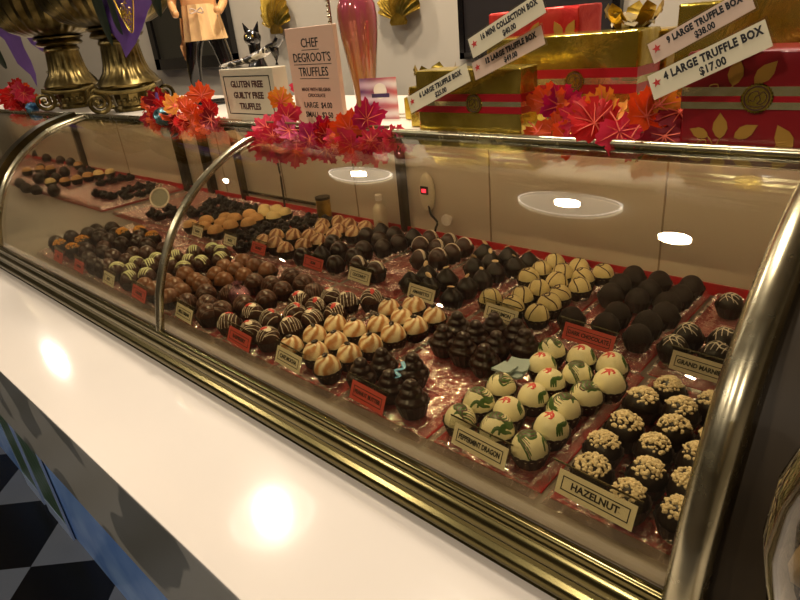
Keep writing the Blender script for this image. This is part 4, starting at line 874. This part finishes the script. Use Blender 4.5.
# ------------------------------------------------------------------ urns
def urn(x,y,label,rz):
    t=thing('bronze_urn',label,'urn',(x,y,T+.0003),rz,group='bronze urns on ionic capitals')
    # ionic capital
    b=bmesh.new(); lathe(b,[(.050,-.0),(.052,.008),(.048,.014),(.050,.022),(.052,.040),(.056,.052)],32,16,.03)
    bx(b,-.072,.072,-.060,.060,.052,.060,.002); link('capital_block',b,M['bronze'],t,smooth=40)
    for sy in (-1,1):
        for sx in (-1,1):
            L=[]
            for i in range(44):
                a=i/43*2*pi*2.1; r=.0300*(1-i/43*.86); L.append((sx*(.072-r*sin(a)*1.0),sy*.064,.0225+.0075+r*cos(a)*.95))
            b=bmesh.new(); tube(b,L,.0055,8,rs=[.0066*(1-.6*i/43) for i in range(44)],up=Vector((0,1,0))); bmesh.ops.create_uvsphere(b,u_segments=12,v_segments=8,radius=.006,matrix=Matrix.Translation((sx*.072,sy*.064,.030)))
            link('volute',b,M['bronze'],t)
        link('volute_bridge',tube(bmesh.new(),smoothpts([(-.072,sy*.064,.058),(-.036,sy*.064,.051),(0,sy*.064,.049),(.036,sy*.064,.051),(.072,sy*.064,.058)],4),.0062,8),M['bronze'],t)
        b=bmesh.new()
        for i in range(5): bmesh.ops.create_uvsphere(b,u_segments=8,v_segments=6,radius=.0065,matrix=Matrix.Translation((-.026+.013*i,sy*.0505,.026))@Matrix.Diagonal((.8,.5,1.2,1)))
        link('egg_moulding',b,M['bronze'],t)
    link('fluted_foot',lathe(bmesh.new(),[(.074,.060),(.078,.066),(.074,.073),(.068,.081),(.056,.096),(.050,.115),(.047,.140),(.046,.158),(.048,.160)],96,24,.025,zr=(.075,.15)),M['bronze'],t)
    link('collar',lathe(bmesh.new(),[(.047,.158),(.050,.162),(.047,.168),(.045,.172),(.060,.176),(.064,.181),(.060,.186),(.056,.189),(.066,.193),(.068,.197),(.060,.200)],40),M['bronze'],t)
    link('bowl',lathe(bmesh.new(),[(.055,.199),(.085,.205),(.118,.220),(.142,.245),(.155,.275),(.158,.300),(.170,.315),(.172,.322),(.160,.322),(.145,.290)],120,30,.03,zr=(.203,.30),cap=False),M['bronze'],t)
    return t
urn(-2.03,.745,'left bronze urn with fluted foot on a scrolled ionic capital',R(58))
urn(-1.62,.735,'right bronze urn under purple tissue on a scrolled ionic capital',R(55))
# purple tissue, leaves, gold ornament hanging from the right urn
t=thing('purple_tissue','purple tissue sheet draped to a point over the right urn','tissue paper',(-1.384,.655,1.39))
def sheet(pts,th=.001,n=6,amp=.006,seed=1):
    b=bmesh.new(); rr_=random.Random(seed); A,B_,C_=[Vector(p) for p in pts]; g={}
    for i in range(n+1):
        for j in range(n+1-i):
            k=n-i-j; p=(A*i+B_*j+C_*k)/n; g[(i,j)]=b.verts.new(p+Vector((0,sin(i*2.1+j*1.3)*amp,0)))
    for i in range(n):
        for j in range(n-i):
            b.faces.new((g[(i,j)],g[(i+1,j)],g[(i,j+1)]))
            if j<n-i-1: b.faces.new((g[(i+1,j)],g[(i+1,j+1)],g[(i,j+1)]))
    bmesh.ops.solidify(b,geom=b.faces[:],thickness=th); return b
link('tissue_front',sheet([(-.17,-.0,.19),(.27,-.0,.16),(.0,-.02,.0)]),M['purplepaper'],t,smooth=50)
link('tissue_back',sheet([(-.22,.02,.18),(.14,.02,.2),(-.05,.01,.035)],seed=4),M['purplepaper'],t,smooth=50)
t=thing('purple_tissue','purple tissue sheet hanging behind the left urn','tissue paper',(-2.81,.96,1.40)); link('tissue_front',sheet([(-.40,0,.25),(.50,0,.25),(.02,.02,-.02)],amp=.01),M['purplepaper'],t,smooth=50)
link('tissue_fold',sheet([(-.50,-.02,.2),(-.1,-.02,.22),(-.20,0,-.10)],amp=.01,seed=3),M['purplepaper'],t,smooth=50)
SPRAY={}
def blade(pts,w,label,loc,g=0):
    if g not in SPRAY: SPRAY[g]=thing('leaf_spray',('spray of dark green leaves hanging beside the gold mesh ornament','single dark green leaf drooping at the far left edge')[g],'foliage',loc)
    t=SPRAY[g]; d=Vector(loc)-t.location; pts=[Vector(p)+d for p in pts]; n=len(smoothpts(pts,5))
    link('blade',tube(bmesh.new(),smoothpts(pts,5),w,8,sq=(1,.12),rs=[max(.001,w*math.sin(pi*(.12+.88*i/(n-1)))**.7) if i<n-1 else .0008 for i in range(n)],up=Vector((0,-1,.05))),M['darkleaf'],t); return t
blade([(0,0,.16),(.0,-.004,.10),(.004,-.002,.04),(.012,0,-.02)],.026,'broad dark green leaf hanging left of the gold mesh ornament',(-1.445,.635,1.435))
blade([(0,0,.14),(.008,0,.09),(.012,0,.055),(.026,0,.03)],.014,'thin curled dark leaf left of the gold mesh ornament',(-1.385,.63,1.405))
blade([(0,0,.14),(.01,0,.09),(.014,0,.05)],.020,'short dark green leaf right of the gold mesh ornament',(-1.206,.635,1.405))
blade([(0,0,.14),(-.05,0,.08),(.0,0,.02)],.035,'dark green leaf drooping at far left beside the left urn',(-2.42,.70,1.37),1)
t=thing('mesh_ornament','gold filigree heart shaped mesh ornament hanging before the purple tissue','ornament',(-1.285,.615,1.472))
b=bmesh.new(); r2=random.Random(3)
for i in range(46):
    z=r2.uniform(-.03,.10); w=.045*min(1,(z+.034)/.07); x=r2.uniform(-w,w); s=r2.uniform(.004,.008)
    tube(b,[(x+s*cos(a),r2.uniform(-.003,.003),z+s*sin(a)) for a in [2*pi*k/8 for k in range(8)]],.0010,5,closed=True)
link('filigree',b,M['gold'],t)
link('edge_wire',tube(bmesh.new(),smoothpts([(-.046,0,.10),(-.046,0,.04),(-.022,0,-.01),(0,0,-.036),(.022,0,-.01),(.046,0,.04),(.046,0,.10)],5),.0016,6),M['gold'],t)
t=thing('tissue_pick','short purple ribbon tab standing beside the urn capital','ribbon',(-1.255,.615,T)); link('tab',box(-.013,.013,-.0008,.0008,0,.058),M['purplepaper'],t,smooth=False)
t=thing('foil_pouch','small crumpled teal foil ball among the red leaves','foil ball',(-1.20,.595,T+.014)); b=bmesh.new(); bmesh.ops.create_icosphere(b,subdivisions=3,radius=.019)
r3=random.Random(5)
for v in b.verts: v.co*=r3.uniform(.86,1.06); 
link('foil',b,foil('teal_foil',(50,84,90),(110,150,156),.3),t,smooth=False)
t=thing('foil_pouch','small crumpled blue foil ball beside the left urn capital','foil ball',(-2.06,.625,T+.014)); b=bmesh.new(); bmesh.ops.create_icosphere(b,subdivisions=3,radius=.018)
for v in b.verts: v.co*=r3.uniform(.86,1.06)
link('foil',b,foil('blue_foil',(40,70,110),(90,140,176),.3),t,smooth=False)
t=thing('glass_dish','clear glass dish with crumpled silver wrap at far left','dish',(-2.36,.84,T+.0003))
link('dish_stem',lathe(bmesh.new(),[(.03,0),(.03,.003),(.006,.008),(.006,.05),(.012,.056)],24),M['jarglass'],t); link('dish_bowl',lathe(bmesh.new(),[(.012,.056),(.03,.066),(.042,.09),(.044,.105),(.042,.105),(.028,.07),(.0,.062)],28,cap=False),M['jarglass'],t)
b=bmesh.new(); bmesh.ops.create_icosphere(b,subdivisions=3,radius=.028,matrix=Matrix.Translation((0,0,.096))@Matrix.Diagonal((1.2,1,.45,1)))
for v in b.verts: v.co.z+=r3.uniform(-.003,.003)
link('silver_wrap',b,M['chrome'],t,smooth=False)
t=thing('black_cat_ornament','black cat ornament sitting between the leaf garland and left urn','figurine',(-2.48,.93,T+.0003),rz=R(30))
b=bmesh.new(); lathe(b,[(.032,0),(.038,.015),(.034,.05),(.022,.08),(.014,.095)],20); bmesh.ops.create_uvsphere(b,u_segments=16,v_segments=12,radius=.019,matrix=Matrix.Translation((0,-.004,.105))); link('cat_body',b,M['black'],t)
for s in (-1,1):
    b=bmesh.new(); bmesh.ops.create_cone(b,cap_ends=True,segments=10,radius1=.008,radius2=.001,depth=.022,matrix=Matrix.Translation((s*.012,-.004,.128))@Matrix.Diagonal((1,.5,1,1))); link('cat_ear',b,M['black'],t)
# ------------------------------------------------------------------ wall ornaments
def scallop_shell(x,z,label,s=.088):
    t=thing('scallop_shell',label,'shell ornament',(x,1.575,z),group='gold scallop shells on the wall'); b=bmesh.new(); nr=14
    G=[]
    for j in range(11):
        u=j/10; row=[]
        for i in range(nr*6+1):
            a=R(-78+156*i/(nr*6)); rib=cos(2*pi*i/6); rad=s*2*u*(1+.018*rib*u)*(.82+.18*cos(a*1.1)); row.append(b.verts.new((rad*sin(a)*.62,-.028*sin(pi*min(u,.98))*cos(a*.8)-.004*rib*u,rad*cos(a)*.95)))
        G.append(row)
    for p,q in zip(G,G[1:]):
        for i in range(len(p)-1): b.faces.new((p[i],p[i+1],q[i+1],q[i]))
    bmesh.ops.remove_doubles(b,verts=b.verts,dist=.0002); bmesh.ops.solidify(b,geom=b.faces[:],thickness=.003)
    link('ribbed_fan',b,M['gold'],t); b=bmesh.new(); poly(b,[(-.028,-.012),(.028,-.012),(.034,-.002),(.02,.022),(-.02,.022),(-.034,-.002)],0,.012,Matrix.Rotation(R(90),4,'X')); link('shell_hinge',b,M['gold'],t,smooth=False); return t
scallop_shell(-2.07,1.425,'gold scallop shell on the wall, left of the tall sign')
scallop_shell(-1.425,1.412,'gold scallop shell on the wall, right of the vase')
t=thing('framed_panel','black framed dark panel on the wall behind the gift boxes','picture frame',(-.93,1.597,1.30))
link('panel',box(-.25,.22,-.012,0,0,.62),mat('dark_panel',(34,30,30),.35),t,smooth=False)
b=bmesh.new(); bx(b,-.262,-.245,-.02,0,-.012,.64); bx(b,.215,.235,-.02,0,-.012,.64); bx(b,-.262,.235,-.02,0,-.012,.006); bx(b,-.262,.235,-.02,0,.62,.64); link('frame',b,M['black'],t,smooth=False)
t=thing('framed_panel','large black framed dark picture on the wall behind the statue','picture frame',(-2.74,1.597,1.305))
link('panel',box(-.36,.33,-.012,0,.02,.7),mat('olive_dark_panel',(44,42,34),.3),t,smooth=False)
b=bmesh.new(); bx(b,-.375,-.33,-.025,0,0,.72); bx(b,.235,.34,-.025,0,0,.72); bx(b,-.375,.34,-.025,0,0,.05); bx(b,-.375,.34,-.025,0,.7,.72); link('frame',b,M['black'],t,smooth=False)
# ------------------------------------------------------------------ jar at the right end, yellow wrap
t=thing('footed_jar','clear footed glass jar with cream wrapped sweets at the right end','jar',(.011,.245,.9503))
pr=[(.036,0),(.037,.003),(.02,.008),(.007,.02),(.006,.07),(.008,.13),(.012,.170),(.024,.184),(.034,.205),(.0385,.235),(.037,.262),(.031,.285),(.029,.300)]
link('jar_body',lathe(bmesh.new(),pr+[(r-.002,z) for r,z in pr[::-1][:6]],40,cap=False),M['jarglass'],t)
for i in range(9):
    r4=random.Random(i); a=i*2.4; r=.016 if i else 0; b=bmesh.new(); bmesh.ops.create_icosphere(b,subdivisions=2,radius=.0115)
    for v in b.verts: v.co*=r4.uniform(.85,1.1)
    o=link('wrapped_sweet',b,mat('cream_wrapper',(220,200,170),.4) if i==0 else bpy.data.materials['cream_wrapper'],None,smooth=40)
    o.location=(.011+r*cos(a),.245+r*sin(a),.9503+.203+(i//3)*.019); tag(o,f"cream wrapped sweet in the footed jar, {('bottom','middle','top')[i//3]} layer {('left','centre','right')[i%3]}",'sweet','cream sweets in the jar')
# ------------------------------------------------------------------ ceiling lamps
def lamp(x,y,label,dish=False,st=60,r=.05,z=2.7,power=1):
    t=thing('ceiling_lamp',label,'ceiling lamp',(x,y,z),group='round ceiling lamps')
    link('housing',lathe(bmesh.new(),[(r+.006,0),(r+.008,-.04),(r+.002,-.044),(r,-.03),(0,-.03)],32,cap=False),M['white'],t)
    b=bmesh.new(); lathe(b,[(.0005,-.040),(r,-.040)],32,cap=False); link('bulb_lens',b,emit('lamp_lens',(255,238,216),st),t)
    if dish:
        link('glass_dish',lathe(bmesh.new(),[(r+.012,-.050),(.13,-.056),(.19,-.045),(.2,-.035)],48,cap=False),emit('lit_dish_glass',(255,240,215),1.6),t)
        link('dish_rim',tube(bmesh.new(),[(.2*cos(2*pi*i/48),.2*sin(2*pi*i/48),-.034) for i in range(48)],.006,8,closed=True),emit('lit_dish_rim',(255,244,224),6),t)
    return t
ST=640
lamp(-1.02,1.05,'round ceiling lamp with glass dish above the right bay',True,ST)
lamp(-2.15,1.12,'round ceiling lamp with glass dish above the middle bay',True,ST)
lamp(-.60,.77,'plain round ceiling lamp nearest the right end',False,ST)
lamp(-3.1,.58,'plain round ceiling lamp above the left bay',False,ST*.6,.03)
lamp(-5.05,1.07,'plain round ceiling lamp at the far left end',False,ST,.026)
lamp(-4.85,1.07,'second round ceiling lamp at the far left end',False,ST,.026)
for i,x in enumerate((-3.3,-1.9,-.6,.8)): lamp(x,-1.15,'small added fill spotlight on the customer side, '+ordn(i)+' from left',False,FRONT_FILL,.018)  # added fill lights brightening the fronts from the customer side
w=bpy.data.worlds.new('world'); SC.world=w; w.use_nodes=True; w.node_tree.nodes['Background'].inputs[0].default_value=lin((255,225,190)); w.node_tree.nodes['Background'].inputs[1].default_value=.3
vs=SC.view_settings; SC.display_settings.display_device='sRGB'; vs.view_transform='Standard'; vs.look='None'; vs.gamma=1; vs.use_curve_mapping=False; vs.exposure=.22
